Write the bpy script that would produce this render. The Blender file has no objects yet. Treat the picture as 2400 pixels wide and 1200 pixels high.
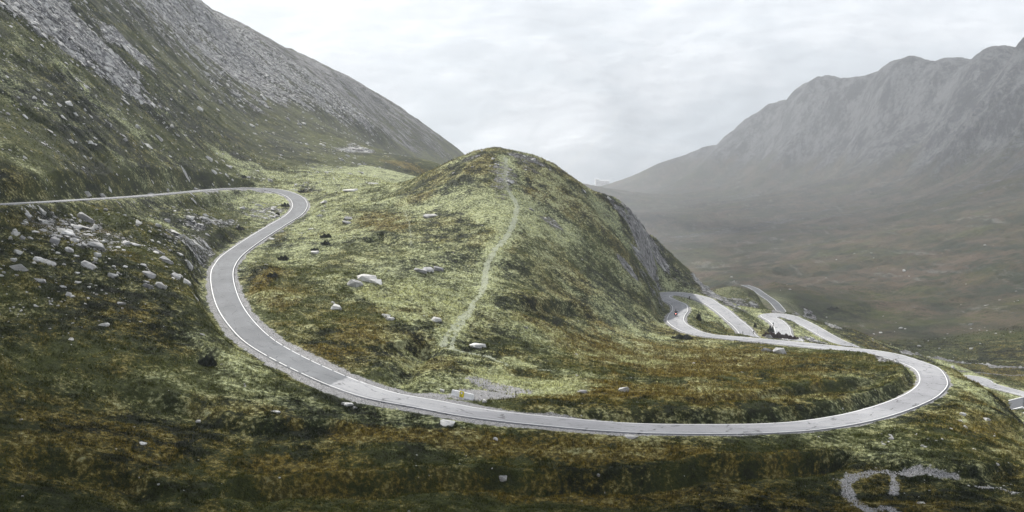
import bpy, bmesh, math, random
import numpy as np
from mathutils import Vector, Matrix
random.seed(7); rng = np.random.default_rng(7)
sc = bpy.context.scene; COL = sc.collection
F = 2355.0; PITCH = math.atan(250 / F); APEX = 20.0

# ------------------------------------------------------------------ helpers
def ray(px, py):
    xc = (px - 1200) / F; yc = (600 - py) / F
    dy = math.cos(PITCH) + yc * math.sin(PITCH); dz = -math.sin(PITCH) + yc * math.cos(PITCH)
    return xc / dy, dz / dy
def P(px, py, Y):
    u, t = ray(px, py); return (u * Y, float(Y), t * Y)
def tag(o, label=None, cat=None, group=None, kind=None):
    if label: o['label'] = label
    if cat: o['category'] = cat
    if group: o['group'] = group
    if kind: o['kind'] = kind
    return o
def link(name, me, mat=None, parent=None, smooth=False):
    o = bpy.data.objects.new(name, me); COL.objects.link(o)
    if mat is not None: me.materials.append(mat)
    if parent is not None: o.parent = parent
    if smooth: me.polygons.foreach_set('use_smooth', [True] * len(me.polygons))
    return o
def empty(name, loc, rz=0):
    o = bpy.data.objects.new(name, None); COL.objects.link(o); o.location = loc; o.rotation_euler = (0, 0, rz); o.empty_display_size = .2
    return o
def mesh_np(name, V, Fc, mat=None, parent=None, smooth=True):
    """V (n,3), Fc (m,k) numpy -> object"""
    me = bpy.data.meshes.new(name); n, m, k = len(V), len(Fc), Fc.shape[1]
    me.vertices.add(n); me.vertices.foreach_set('co', np.ascontiguousarray(V, np.float32).ravel())
    me.loops.add(m * k); me.loops.foreach_set('vertex_index', np.ascontiguousarray(Fc, np.int32).ravel())
    me.polygons.add(m); me.polygons.foreach_set('loop_start', np.arange(0, m * k, k, dtype=np.int32))
    me.polygons.foreach_set('loop_total', np.full(m, k, np.int32))
    me.polygons.foreach_set('use_smooth', np.full(m, smooth, bool))
    me.update(calc_edges=True)
    o = bpy.data.objects.new(name, me); COL.objects.link(o)
    if mat is not None: me.materials.append(mat)
    if parent is not None: o.parent = parent
    return o
def set_col(me, name, arr):
    a = me.color_attributes.new(name, 'FLOAT_COLOR', 'POINT'); a.data.foreach_set('color', np.ascontiguousarray(arr, np.float32).ravel())

# gradient noise, vectorised
def _h(ix, iy, seed):
    h = (ix.astype(np.int64) * 374761393 + iy.astype(np.int64) * 668265263 + seed * 974634777) & 0xffffffff
    h = ((h ^ (h >> 13)) * 1274126177) & 0xffffffff
    return (h ^ (h >> 16)) & 0xffffffff
def gnoise(x, y, seed=0):
    x0 = np.floor(x); y0 = np.floor(y); fx = (x - x0).astype(np.float32); fy = (y - y0).astype(np.float32)
    u = fx * fx * fx * (fx * (fx * 6 - 15) + 10); v = fy * fy * fy * (fy * (fy * 6 - 15) + 10)
    def g(dx, dy):
        a = _h(x0 + dx, y0 + dy, seed).astype(np.float32) * np.float32(2 * math.pi / 4294967296.0)
        return np.cos(a) * (fx - dx) + np.sin(a) * (fy - dy)
    return ((g(0, 0) * (1 - u) + g(1, 0) * u) * (1 - v) + (g(0, 1) * (1 - u) + g(1, 1) * u) * v) * 1.45
def fbm(x, y, o=4, seed=0, gain=.5, ridge=False):
    r = 0; a = 1; s = 0
    for i in range(o):
        n = gnoise(x * 2 ** i + 17.3 * i, y * 2 ** i - 9.1 * i, seed + i)
        if ridge: n = 1 - 2 * np.abs(n)
        r = r + a * n; s += a; a *= gain
    return r / s
def ss(a, b, x):
    t = np.clip((x - a) / (b - a), 0, 1); return t * t * (3 - 2 * t)

# ------------------------------------------------------------------ roads (centre lines: photo point + distance)
main_pts = [P(*q) for q in [(-420,505,140),(-200,490,172),(0,478,200),(100,473,218),(200,467,240),(300,461,268),(400,453,302),(500,444,340),(560,441,358),(610,441.5,368),(655,448,366),(690,461,356),(703,480,341),(690,502,322),
 (650,527,299.2),(600,558,275),(548,595,250.6),(526,622,235.4),(520,645,223.9),(525,680,208.5),(540,720,193.3),(568,760,180.2),(610,800,168.9),(678,840,159.1),(763,880,150.6),(826,905,145.8),(900,928,141.8),(1000,946,139.4),
 (1100,965,136.9),(1200,978,135.6),(1300,988,135.1),(1400,997,134.7),(1500,1003,135),(1600,1005,136.1),(1700,1005,137.7),(1800,1003,139.8),(1900,996,143.4),(2000,980,149.9),(2073,961,157.5),(2128,941,166.1),(2168,920,175.8),
 (2188,894,188.9),(2172,864,205),(2128,846,216.6),(2073,831,226.4),(2000,820,234.5),(1900,809,243.9),(1800,799,251.9),(1700,790,259.7),(1650,784,264.8),(1612,773,274),(1585,755,290.1),(1585,740,305.1),(1594,727,319.6),(1590,714,334),
 (1567,703,347),(1552,695.5,358),(1556,689.5,367),(1580,687.5,370),(1612,691,368),(1650,702,362),(1687,724,345),(1715,747,329),(1740,768,316),(1757,789,305)]]
main_pts += [(74.6,297,-57.1),(79,292.5,-57.4),(84,297,-57.7),(86,305,-57.9)]
main_pts += [P(*q) for q in [(1838,788,314),(1832,767,329),(1818,752,342),(1802,743.5,354),(1806,739.5,362),(1830,739,364),(1862,747,358),(1900,765,346),(1950,793,325),(1990,811,314)]]
main_pts += [(110,296,-63),(116,284,-66),(124,282,-69),(131,290,-71),(135,305,-72.2)]
main_pts += [P(*q) for q in [(2271,885,318),(2325,903,308),(2400,923,297),(2500,949,286),(2640,985,275)]]
far_pts = [P(*q) for q in [(1745,668,560),(1767,676,530),(1790,692,497),(1812,707,470),(1828,725,447)]] + [(116,418,-70.8),(126,396,-71.5)]
W_MAIN = []
def catmull(pts, step):
    pts = np.array(pts, float); out = []
    for i in range(len(pts) - 1):
        p0 = pts[max(i - 1, 0)]; p1 = pts[i]; p2 = pts[i + 1]; p3 = pts[min(i + 2, len(pts) - 1)]
        n = max(2, int(np.linalg.norm(p2 - p1) / (step * .2)))
        for k in range(n):
            t = k / n
            out.append(.5 * ((2 * p1) + (-p0 + p2) * t + (2 * p0 - 5 * p1 + 4 * p2 - p3) * t * t + (-p0 + 3 * p1 - 3 * p2 + p3) * t ** 3))
    out.append(pts[-1]); out = np.array(out)
    s = np.r_[0, np.cumsum(np.linalg.norm(np.diff(out[:, :2], axis=0), axis=1))]
    S = np.arange(0, s[-1], step)
    q = np.stack([np.interp(S, s, out[:, k]) for k in range(3)], 1)
    k = int(12 / step); ker = np.hanning(k + 2)[1:-1]; ker /= ker.sum()
    z = np.convolve(np.pad(q[:, 2], k, 'edge'), ker, 'same')[k:-k]; q[:, 2] = z
    k = max(3, int(5 / step)); ker = np.hanning(k + 2)[1:-1]; ker /= ker.sum()
    for c in (0, 1): q[:, c] = np.convolve(np.pad(q[:, c], k, 'reflect', reflect_type='odd'), ker, 'same')[k:-k]
    return q, S
STEP = .5
mainR, mainS = catmull(main_pts, STEP)
farR, farS = catmull(far_pts, STEP)
def frame(R):
    T = np.gradient(R[:, :2], axis=0); T /= np.linalg.norm(T, axis=1)[:, None] + 1e-9
    N = np.stack([T[:, 1], -T[:, 0]], 1)     # to the right of travel
    a = np.unwrap(np.arctan2(T[:, 1], T[:, 0])); k = np.gradient(a) / STEP
    kk = int(10 / STEP); ker = np.ones(kk) / kk
    k = np.convolve(np.pad(k, kk, 'edge'), ker, 'same')[kk:-kk]
    return T, N, k
mainT, mainN, mainK = frame(mainR); farT, farN, farK = frame(farR)
mainW = 2.6 + np.clip(np.abs(mainK) * 7.0, 0, .65)      # half width, wider in the bends
farW = np.full(len(farR), 2.2)
mainB = np.clip(mainK * 1.0, -.05, .05)                 # banking (slope to the right); outer side higher
farB = np.zeros(len(farR))
far_fade = ss(0, 1, np.ones(1))

# ------------------------------------------------------------------ terrain controls
C = []
def fy_(px, d): return 600 * (d / 600) ** 1.3 if px >= 1350 and d > 600 else d
def prof(px, *yd):
    for y, d in yd: C.append(P(px, y, fy_(px, d)))
def hid(*pts): C.extend([tuple(map(float, q)) for q in pts])
prof(-300,(1200,80),(900,105),(700,130),(600,150),(400,190),(300,215),(100,260),(-150,330),(-500,500))
prof(0,(1200,88),(1000,106),(850,124),(700,148),(600,168),(520,188),(400,222),(300,247),(200,275),(100,302),(0,330),(-150,400),(-400,600))
prof(150,(1100,100),(900,126),(720,152),(620,175),(520,206),(400,245),(250,290),(120,345),(0,405))
prof(300,(1200,93),(1000,116),(850,138),(750,154),(680,168),(600,190),(520,222),(438,278),(350,305),(200,370),(100,440),(0,520),(-150,700))
prof(450,(1200,97),(1000,121),(870,140),(790,155),(700,175),(640,196),(560,232),(500,268),(425,325),(350,365),(200,490),(100,610),(0,770),(-12,800))
prof(600,(1200,100),(1000,125),(900,140),(860,147),(740,186),(680,204),(620,228),(500,322),(420,390),(370,430),(300,520),(200,680),(120,810),(78,900))
prof(700,(1200,101),(1000,126),(900,143),(800,168),(730,190),(640,226),(570,262),(510,312),(420,395),(360,460),(260,640),(190,800),(133,1000))
prof(800,(1200,102),(1000,128),(940,138),(850,160),(750,188),(650,222),(570,262),(500,305),(460,345),(430,380),(395,450),(350,560),(280,780),(220,950),(172,1080))
prof(900,(1200,102),(1000,129),(880,152),(830,168),(750,193),(650,228),(560,270),(500,305),(455,345),(420,400),(395,460),(374,520),(366,700),(330,900),(280,1080),(237,1180))
prof(1000,(1200,103),(1030,126),(900,150),(830,170),(750,196),(680,222),(600,250),(520,286),(450,322),(408,346),(396,520),(385,950),(350,1100),(291,1260))
hid((-35,400,-22),(-28,450,-16),(-50,620,-14),(-40,620,-20))
prof(1060,(397,540),(378,1300),(341,1290))
prof(1100,(1200,103),(1030,127),(935,145),(870,165),(820,181),(750,203),(650,238),(550,270),(450,303),(400,322),(362,337))
prof(1150,(344,341)); prof(1180,(347,341))
prof(1200,(1200,104),(1050,125),(930,150),(870,170),(820,186),(750,208),(680,231),(600,256),(520,281),(450,305),(400,323),(361,338))
prof(1275,(800,200),(700,240),(600,270),(500,302),(420,328),(375,343))
prof(1350,(1200,104),(1050,126),(1012,132),(965,141),(930,151),(870,176),(820,204),(790,224),(700,256),(600,287),(520,309),(450,334),(418,348))
prof(1430,(790,232),(700,266),(600,304),(500,348),(466,362))
prof(1475,(600,318),(540,350),(495,371))
prof(1500,(1200,104),(1060,126),(1025,131),(972,141),(950,147),(900,172),(850,205),(800,245),(775,262),(700,295),(600,340),(545,365),(517,380))
prof(1525,(770,275),(700,318),(640,352),(590,378),(548,392))
prof(1550,(672,377),(620,388),(574,399))
prof(1600,(668,379),(640,390),(616,403))
prof(1640,(690,377),(668,390),(647,406))
prof(1700,(1200,104),(1080,124),(1032,131),(972,143),(948,149),(900,170),(850,205),(815,240),(705,392),(666,424))
prof(1740,(672,432))
prof(1762,(740,362),(700,410),(678,440))
prof(1800,(700,440))
prof(1800,(1020,136),(970,148),(930,163),(880,186),(830,226))
prof(1900,(1200,105),(1080,126),(1025,138),(965,152),(935,163),(885,186),(840,222))
prof(2050,(1200,105),(1080,128),(1010,144),(925,176),(895,190),(860,212))
hid((90,300,-57.5),(96,265,-54.5),(80,268,-54),(66,282,-53.5),(104,255,-55),(112,240,-63),(112,265,-60),(112,220,-65),(60,300,-53.5),(66,320,-54.3))
hid((70,375,-55),(76,350,-55.3),(95,340,-58.8),(100,375,-60.8),(118,350,-63),(125,330,-66),(112,375,-64),(100,400,-67),(88,420,-66),(78,400,-58.5))
prof(2200,(1200,106),(1100,124),(1020,140),(960,158),(930,172))
prof(2235,(930,180),(905,190),(864,205))
prof(2280,(960,162),(915,180),(893,192))
prof(2320,(1000,152),(960,165),(925,182))
prof(2400,(1200,110),(1100,130),(1040,146),(1000,160))
prof(2500,(1200,112),(1085,150))
prof(2700,(1200,115),(1140,140))
hid((100,212,-54.5),(104,205,-57),(108,195,-60),(100,190,-55.5),(112,225,-67),(120,215,-69),(125,245,-73),(112,185,-62),(130,200,-72),(140,240,-74),(100,172,-60),(112,150,-63),(140,170,-72),(170,220,-74),(150,280,-73),(125,270,-72.5),(136,262,-73),(134,285,-72.5),(160,150,-70))
# beyond the knoll (hidden flank and gorge)
hid((0,375,-14),(0,420,-45),(0,500,-75),(0,650,-92),(-20,380,-14),(-20,430,-30),(20,375,-20),(28,420,-52),(30,520,-88),(48,425,-60),(62,455,-84),(80,480,-90),
    (-40,1500,-70),(0,1000,-100),(50,800,-104),(0,1500,-110),(0,2300,-125),(-150,2300,-110),(100,1300,-112))
# far side of the left mountain's crest
hid((-262,900,120),(-230,1050,95),(-200,1200,85),(-160,1400,60),(-120,1550,20),(-100,1700,-30),(-330,1300,110),(-300,1800,50),(-500,1500,160),(-300,2500,-80),(-330,840,150),(-420,800,210))
# valley floor and right mountain
prof(2400,(950,262),(890,322),(840,362),(780,410),(700,480),(600,600),(500,800),(430,1030),(380,1190),(300,1290),(200,1350),(120,1385),(82,1400))
prof(2700,(900,290),(780,380),(650,500),(500,760),(400,1000),(300,1120),(60,1220),(-60,1280))
prof(3100,(900,240),(700,380),(400,700),(100,900))
prof(2200,(850,370),(800,420),(740,490),(680,570),(600,720),(500,1000),(440,1270),(380,1450),(300,1540),(200,1600),(143,1620))
prof(2300,(133,1500),(250,1430),(360,1320)); prof(2260,(152,1540)); prof(2100,(152,1680),(300,1620),(390,1500)); prof(2050,(172,1740)); prof(1950,(190,1840))
prof(2000,(800,425),(760,470),(700,560),(640,700),(580,860),(500,1200),(440,1500),(390,1660),(330,1730),(260,1770),(193,1790))
prof(1900,(760,470),(690,590)); prof(1900,(189,1930),(280,1890),(370,1790),(430,1600))
prof(1850,(213,2000))
prof(1800,(700,590),(640,750),(600,880),(540,1100),(480,1450),(430,1780),(380,1950),(320,2020),(247,2060))
prof(1740,(285,2150)); prof(1700,(313,2230))
prof(1650,(640,820),(580,1050),(530,1300),(480,1600),(440,1980),(410,2180),(380,2250),(345,2300))
prof(1600,(368,2380)); prof(1560,(380,2420))
prof(1500,(560,1250),(510,1600),(460,2100),(428,2480))
prof(1400,(450,2450),(430,2500))
prof(1340,(425,2520))
# behind the right crest
for q in [(2400,82,1400),(2200,143,1620),(2000,193,1790),(1850,213,2000),(1700,313,2230)]:
    x,y,z=P(q[0],q[1],fy_(q[0],q[2])); hid((x+120,y+140,z-45),(x+500,y+550,z-80))
x,y,z=P(1500,428,fy_(1500,2480)); hid((x+60,y+250,z-60)); x,y,z=P(1400,430,fy_(1400,2500)); hid((x,y+250,z-60))
# foot of the viewpoint
hid((0,0,-1.9),(4,0,-1.9),(-4,0,-1.9),(0,-12,-1.8),(0,8,-5),(-10,8,-5),(10,8,-5),(0,30,-15.5),(-18,30,-14),(18,30,-16),(0,60,-26.5),(-30,60,-25.5),(30,60,-27),(0,82,-33),(-38,80,-31),(38,82,-34),(60,90,-38),(60,60,-32),(-60,60,-24),(70,40,-28),(-50,30,-14),(50,30,-20),(0,-18,-1.5),(40,0,-8),(-30,0,-2))
hid((0,4700,-230),(-1500,4500,-200),(1500,4900,-160),(3500,6000,-200),(-3500,6000,-200),(0,7500,-250),(2500,4000,260),(-2500,3000,100),(-1200,1500,260),(-800,700,250),(-400,380,110),(2100,2200,320),(1500,800,220))
# road levels as controls
for R, n in ((mainR, 22), (farR, 22)):
    for q in R[::n]: C.append(tuple(q))
C = np.array(C)
def uw(x, y): W = y + APEX; return x / W, np.log(W)
cu, cw = uw(C[:, 0], C[:, 1]); ct = C[:, 2] / (C[:, 1] + APEX)
EPS = .012
D = np.sqrt((cu[:, None] - cu) ** 2 + (cw[:, None] - cw) ** 2 + EPS ** 2)
n = len(C); A = np.zeros((n + 3, n + 3)); A[:n, :n] = D - np.eye(n) * .004
A[:n, n] = 1; A[:n, n + 1] = cu; A[:n, n + 2] = cw; A[n:, :n] = A[:n, n:].T
sol = np.linalg.solve(A, np.r_[ct, 0, 0, 0])
def rbf(u, w):
    out = np.zeros(u.size); U = u.ravel(); Wv = w.ravel()
    for i in range(0, U.size, 40000):
        s = slice(i, i + 40000)
        d = np.sqrt((U[s, None] - cu) ** 2 + (Wv[s, None] - cw) ** 2 + EPS ** 2)
        out[s] = d @ sol[:n] + sol[n] + sol[n + 1] * U[s] + sol[n + 2] * Wv[s]
    return out.reshape(u.shape)

# ------------------------------------------------------------------ the grid (a fan: finer near, coarser far)
NU = 1560
gu = np.linspace(-.80, .80, NU)
gY = np.r_[np.linspace(-13, 78, 70)[:-1], np.exp(np.linspace(math.log(98), math.log(480), 640)) [:-1] - 20, np.exp(np.linspace(math.log(480), math.log(4400), 540))[:-1] - 20, np.exp(np.linspace(math.log(4400), math.log(8000), 30)) - 20]
gw = np.log(gY + APEX); NW = len(gY)
# coarse evaluation then upsampling
def up(a, xs, xd, axis):
    i = np.clip(np.searchsorted(xs, xd) - 1, 0, len(xs) - 2); t = (xd - xs[i]) / (xs[i + 1] - xs[i])
    a0 = np.take(a, i, axis); a1 = np.take(a, i + 1, axis); am = np.take(a, np.clip(i - 1, 0, None), axis); a2 = np.take(a, np.clip(i + 2, None, len(xs) - 1), axis)
    sh = [1, 1]; sh[axis] = -1; t = t.reshape(sh)
    return .5 * (2 * a0 + (a1 - am) * t + (2 * am - 5 * a0 + 4 * a1 - a2) * t * t + (-am + 3 * a0 - 3 * a1 + a2) * t ** 3)
cU = np.linspace(-.80, .80, 400); cWg = np.linspace(gw[0], gw[-1], 420)
coarse = rbf(*np.meshgrid(cU, cWg))
tz = up(up(coarse, cWg, gw, 0), cU, gu, 1)
WW = np.exp(gw)[:, None]; X = gu[None, :] * WW; Y = np.broadcast_to(gY[:, None], X.shape); Z = tz * WW
X = X.astype(np.float64); Y = np.ascontiguousarray(Y)

def bil(A_, x, y):
    u, w = uw(np.asarray(x, float), np.asarray(y, float))
    fu = np.clip((u - gu[0]) / (gu[1] - gu[0]), 0, NU - 1.001); fw = np.clip(np.interp(w, gw, np.arange(NW)), 0, NW - 1.001)
    iu = fu.astype(int); iw = fw.astype(int); a = fu - iu; b = fw - iw
    return (A_[iw, iu] * (1 - a) + A_[iw, iu + 1] * a) * (1 - b) + (A_[iw + 1, iu] * (1 - a) + A_[iw + 1, iu + 1] * a) * b
def hit(px, py, Zg=None, ymin=75, ymax=6000):
    Zg = Z if Zg is None else Zg
    u, t = ray(px, py); ys = np.exp(np.linspace(math.log(ymin), math.log(ymax), 2600))
    zz = bil(Zg, u * ys, ys); b = np.nonzero(zz >= t * ys)[0]
    yy = ys[b[0]] if len(b) else 300.
    return np.array([u * yy, yy, float(bil(Zg, u * yy, yy))])

# distance to roads (before noise so the noise can fade there)
def road_field(R, Wd, B, N, reach):
    dist = np.full(X.shape, 1e3, np.float32); zr = np.zeros(X.shape, np.float32); side = np.zeros(X.shape, np.float32); hw = np.full(X.shape, 2.6, np.float32)
    for i in range(0, len(R), 2):
        x, y, z = R[i]; w0 = y + APEX
        a, b = np.searchsorted(gY, [y - reach, y + reach]); c, d = np.searchsorted(gu, [(x - reach) / w0 - .01, (x + reach) / w0 + .01])
        if a >= b or c >= d: continue
        dx = X[a:b, c:d] - x; dy = Y[a:b, c:d] - y; dd = np.hypot(dx, dy); m = dd < dist[a:b, c:d]
        lat = dx * N[i, 0] + dy * N[i, 1]
        dist[a:b, c:d][m] = dd[m]; side[a:b, c:d][m] = lat[m]; hw[a:b, c:d][m] = Wd[i]
        zr[a:b, c:d][m] = (z + np.clip(lat, -Wd[i], Wd[i]) * B[i])[m]
    return dist, zr, side, hw
dM, zM, sM, hM = road_field(mainR, mainW, mainB, mainN, 20)
dF, zF, sF, hF = road_field(farR, farW, farB, farN, 16)
useF = dF < dM
dR = np.where(useF, dF, dM); zR = np.where(useF, zF, zM); hR = np.where(useF, hF, hM); sR = np.where(useF, sF, sM)
eR = dR - hR                                            # distance outside the asphalt edge

# ------------------------------------------------------------------ region fields
def px_poly_world(pts): return np.array([hit(*q)[:2] for q in pts])
Zbase = Z.copy()
left_mtn = ss(0, 1, (-(X) - (62 + .0 * Y) - np.interp(Y, [0, 150, 250, 340, 420, 600, 1300, 2000], [0, 15, 25, 38, 48, 60, 0, 0])) / 25) * ss(190, 260, Y)
lower_left = ss(0, 1, (-(X) - 52) / 20) * (1 - left_mtn) * ss(120, 150, Y)
right_mtn = ss(90, 190, X) * ss(950, 1350, Y) * (Y < 4400)
valley = ss(360, 480, Y) * (X > -20)
far = ss(4500, 4900, Y) * 0
near = 1 - ss(330, 480, Y)
quiet = ss(0.3, 7, eR)                                  # 0 by the road
# ------------------------------------------------------------------ relief
dz = np.zeros_like(Z)
dz += near * (fbm(X / 26, Y / 26, 3, 11) * 1.5 + fbm(X / 7, Y / 5, 3, 21) * .42) * quiet
dz += near * (fbm(X / 1.7, Y / 1.5, 3, 31) * .13 + fbm(X / .55, Y / .5, 2, 35) * .05) * ss(.2, 2.5, eR)
# terracettes and rocky ribs down the left mountain
rib = fbm(X / 60, Y / 14, 4, 41, ridge=True)
dz += left_mtn * quiet * (rib * 2.6 * ss(230, 420, Y) + fbm(X / 12, Y / 4.5, 4, 45) * 1.1 + fbm(X / 240, Y / 110, 3, 47) * 14 * ss(380, 800, Y))
dz += lower_left * quiet * (fbm(X / 16, Y / 8, 4, 51) * 1.0 + np.maximum(0, fbm(X / 6, Y / 3.4, 3, 53)) * .7)
# right mountain: gullies running down from the crest
cx, cy = 918., 1805.; ax, ay = -.188, .982
S_ = (X - cx) * ax + (Y - cy) * ay; V_ = (X - cx) * ay - (Y - cy) * ax
gul = fbm(S_ / 150 + .5 * fbm(S_ / 300, V_ / 300, 3, 63), V_ / 600, 6, 61, gain=.62, ridge=True)
Z0 = Z.copy()
cl = ss(-75, 15, Z + 25 * fbm(X / 160, Y / 160, 3, 67)) * right_mtn
crs = .12 + .88 * ss(0, 190, -V_)
dz += right_mtn * (gul * 60 * (.22 + .78 * cl) - 6) * crs + cl * crs * (fbm(S_ / 46 + .5 * fbm(X / 90, Y / 90, 2, 64), V_ / 190, 5, 65, gain=.62, ridge=True) * 28 + 2 * np.sin(Z / 15 + 3 * fbm(X / 120, Y / 120, 3, 68)) + fbm(X / 22, Y / 30, 4, 66) * 5 / crs) + right_mtn * (1 - cl) * fbm(S_ / 70, V_ / 260, 4, 69) * 7
dz += valley * (1 - right_mtn) * (fbm(X / 110, Y / 150, 5, 71) * 9 * ss(380, 700, Y) + fbm(X / 40, Y / 26, 4, 74, ridge=True) * 3.0 * ss(400, 560, Y) + fbm(X / 14, Y / 20, 4, 73) * 1.2) * ss(2, 14, eR)
dz += far * fbm(X / 500, Y / 500, 4, 81) * 60
# right flank of the knoll: broken rock bands
kf = np.exp(-(((X - 52) / 22) ** 2 + ((Y - 375) / 36) ** 2)) * (X > 10)
dz += kf * quiet * (fbm(X / 12, Y / 5, 4, 91, ridge=True) * 2.2 + fbm(X / 3, Y / 2, 3, 93) * .6)
# steps in the meadow: a short bank that faces the viewer
def bank(pts, h, w0, w1, end=6):
    w = px_poly_world(pts); o = np.argsort(w[:, 0]); w = w[o]
    yl = np.interp(X[0:1] * 0 + X, w[:, 0], w[:, 1]) + fbm(X / 9, X * 0 + 3.3, 3, int(abs(w[0, 0]) * 7)) * 2.2
    s = yl - Y
    tp = ss(w[0, 0], w[0, 0] + end, X) * (1 - ss(w[-1, 0] - end, w[-1, 0], X))
    return tp * h * (-ss(0, w0, s) * (1 - ss(w0, w1, s)) + .35 * (1 - ss(0, w1 * .5, -s)) * (s < 0) + .35 * (s >= 0) * (1 - ss(0, w0, s)))
Zb = Z + dz
Z = Zb
B_ = bank([(430,1165),(560,1130),(850,1118),(1150,1110),(1500,1108),(1900,1075),(2010,1052)], 2.3, 1.0, 7)
B_ += bank([(0,1040),(180,1075),(330,1120),(450,1160)], 1.6, 1.4, 12)
B_ += bank([(250,900),(420,935),(600,985),(760,985),(900,1010)], .9, 1.8, 12)
B_ += bank([(1980,1060),(2100,1085),(2260,1100),(2400,1090)], 1.1, 2, 12)
B_ += bank([(300,770),(450,790),(560,870)], .7, 1.8, 12)
B_ += bank([(880,810),(960,795),(1030,805)], 1.0, 1.5, 6, 3)
B_ += bank([(1180,705),(1260,700),(1350,715),(1420,740)], 1.6, 4, 16)
B_ += bank([(840,560),(900,545),(960,570)], 1.6, 4, 14, 4)
BC_ = bank([(0,48),(60,72),(130,98),(200,112),(270,124),(335,128)], 13, 6, 34, 20) * left_mtn
B_ += bank([(1540,950),(1900,905),(2080,890)], 1.2, 3, 12, 8) * 1.0
Z = Z + B_ * near * ss(1, 5, eR) + BC_
# little gully running into the loop from the left meadow
g = np.array([hit(*q)[:2] for q in [(905,905),(935,885),(960,850),(1000,815)]])
def seg_dist(pts):
    d = np.full(X.shape, 1e3)
    pts = np.array(pts)
    x0, x1 = pts[:, 0].min() - 12, pts[:, 0].max() + 12; y0, y1 = pts[:, 1].min() - 12, pts[:, 1].max() + 12
    a, b = np.searchsorted(gY, [y0, y1]); c, e = np.searchsorted(gu, [min(x0 / (y0 + APEX), x0 / (y1 + APEX)), max(x1 / (y0 + APEX), x1 / (y1 + APEX))])
    xs, ys = X[a:b, c:e], Y[a:b, c:e]; dd = np.full(xs.shape, 1e3)
    for p, q in zip(pts[:-1], pts[1:]):
        v = q - p; t = np.clip(((xs - p[0]) * v[0] + (ys - p[1]) * v[1]) / (v @ v + 1e-9), 0, 1)
        dd = np.minimum(dd, np.hypot(xs - p[0] - t * v[0], ys - p[1] - t * v[1]))
    d[a:b, c:e] = dd; return d
Z = Z - 2.2 * np.exp(-(seg_dist(g) / 2.6) ** 2) * ss(0, 4, eR)
# carve the roads: cut and fill, with a gravel verge and an inside ditch
Zpre = Z.copy()
verge = 1.4 + .5 * fbm(X / 6, Y / 6, 2, 99)
k = 1 - ss(0, 1, (eR - verge) / np.where(Y < 400, 4.2, 9))
steepk = np.clip(k, 0, 1)
Z = Z * (1 - steepk) + (zR - .16) * steepk
Z = np.where(eR < -.2, zR - .32, Z)
loop = ss(-4, 6, X) * (sR < 0) * (Y > 132) * (Y < 232) * (~useF)
hb = np.interp(X, [0, 20, 45, 100], [.5, 1.1, 1.5, 1.8]) * np.interp(Y, [190, 230], [1, .4])
prof_ = ss(1.3, 2.9, eR + .5 * fbm(X / 3, Y / 3, 2, 171)) * np.exp(-np.maximum(eR - 3, 0) / 9.)
Z = Z + loop * (hb * prof_ - .25 * np.exp(-((eR - .9) / .5) ** 2))
nv = (eR > 0) & (eR < 9)
Z += np.where(nv, fbm(X / .8, Y / .7, 3, 97) * .05 * ss(0, 1, eR), 0)

# ------------------------------------------------------------------ surface masks (what grows or lies where; positions on the ground)
def path(mask, pts, w, v):
    d = seg_dist([hit(*q, Zpre)[:2] for q in pts]); np.maximum(mask, v * (1 - ss(w * .5, w * 1.3, d + (.45 * w + .2) * WOB2)), out=mask)
def blob(px, py, rx, ry, soft=.5, wob=.35):
    c = hit(px, py, Zpre); a = hit(px, py + ry, Zpre); b = hit(px, py - ry, Zpre)
    wx = rx * c[1] / F; wy = max(1.5, min(abs(b[1] - a[1]) / 2, 6 * wx + 10))
    cyy = (a[1] + b[1]) / 2 if abs(b[1] - a[1]) / 2 <= 6 * wx + 10 else c[1]
    r = np.sqrt(((X - c[0] - 0) / wx) ** 2 + ((Y - cyy) / wy) ** 2)
    return r
WOB = fbm(X / 9, Y / 12, 6, 111, gain=.68) * 1.0
WOB2 = fbm(X / 2.5, Y / 3, 4, 112, gain=.65) * 1.6
WOBf = fbm(X / 45, Y / 60, 5, 113, gain=.6) * .8
def add(mask, lst):
    for (px, py, rx, ry, v) in lst:
        r = blob(px, py, rx, ry) + np.where(Y < 420, WOB, WOBf)
        np.maximum(mask, v * (1 - ss(.55, 1.25, r)), out=mask)
ochre = np.clip(.5 + fbm(X / 30, Y / 30, 4, 121) * .9 - .28, 0, .6) * near * (1 - .85 * left_mtn) * (1 - .5 * lower_left)
add(ochre, [(1600,850,330,45,.95),(1330,800,140,18,.9),(1560,925,330,30,.85),(1800,930,150,25,.6),(980,1020,330,22,.75),(1450,1060,420,30,.7),(1350,1160,400,30,.65),(700,1095,200,30,.6),(2150,1190,150,20,.4),
    (905,525,70,16,.8),(1230,470,90,20,.35),(1290,475,60,14,.8),(1120,390,60,25,.5),(1330,640,90,30,.5),(1150,560,90,25,.5),(650,700,60,35,.75),(620,660,30,40,.7),(880,780,130,30,.6),(930,690,120,25,.55),(980,465,60,14,.6),(940,385,70,10,.7),
    (1330,700,90,20,.45),(1280,560,60,30,.4),(200,1010,140,30,.4),(120,1120,160,40,.35),(560,960,120,25,.35),(2300,940,60,20,.55),(2350,1010,50,20,.5),(1030,850,60,16,.6),(1640,720,60,20,.3),(230,540,40,14,.5),(310,600,40,14,.4)])
pale = np.clip(.42 + fbm(X / 22, Y / 24, 5, 131) * .9 - .30, 0, .6) * near
pale += .36 * np.exp(-(((X + 12) / 55) ** 2 + ((Y - 275) / 95) ** 2)) * (1 - left_mtn)
pale *= 1 - .75 * (1 - ss(112, 138, Y)) - .0 * X
pale *= 1 - .6 * ss(.0, 1, lower_left) * (1 - ss(200, 260, Y))
pale += .3 * kf
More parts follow.
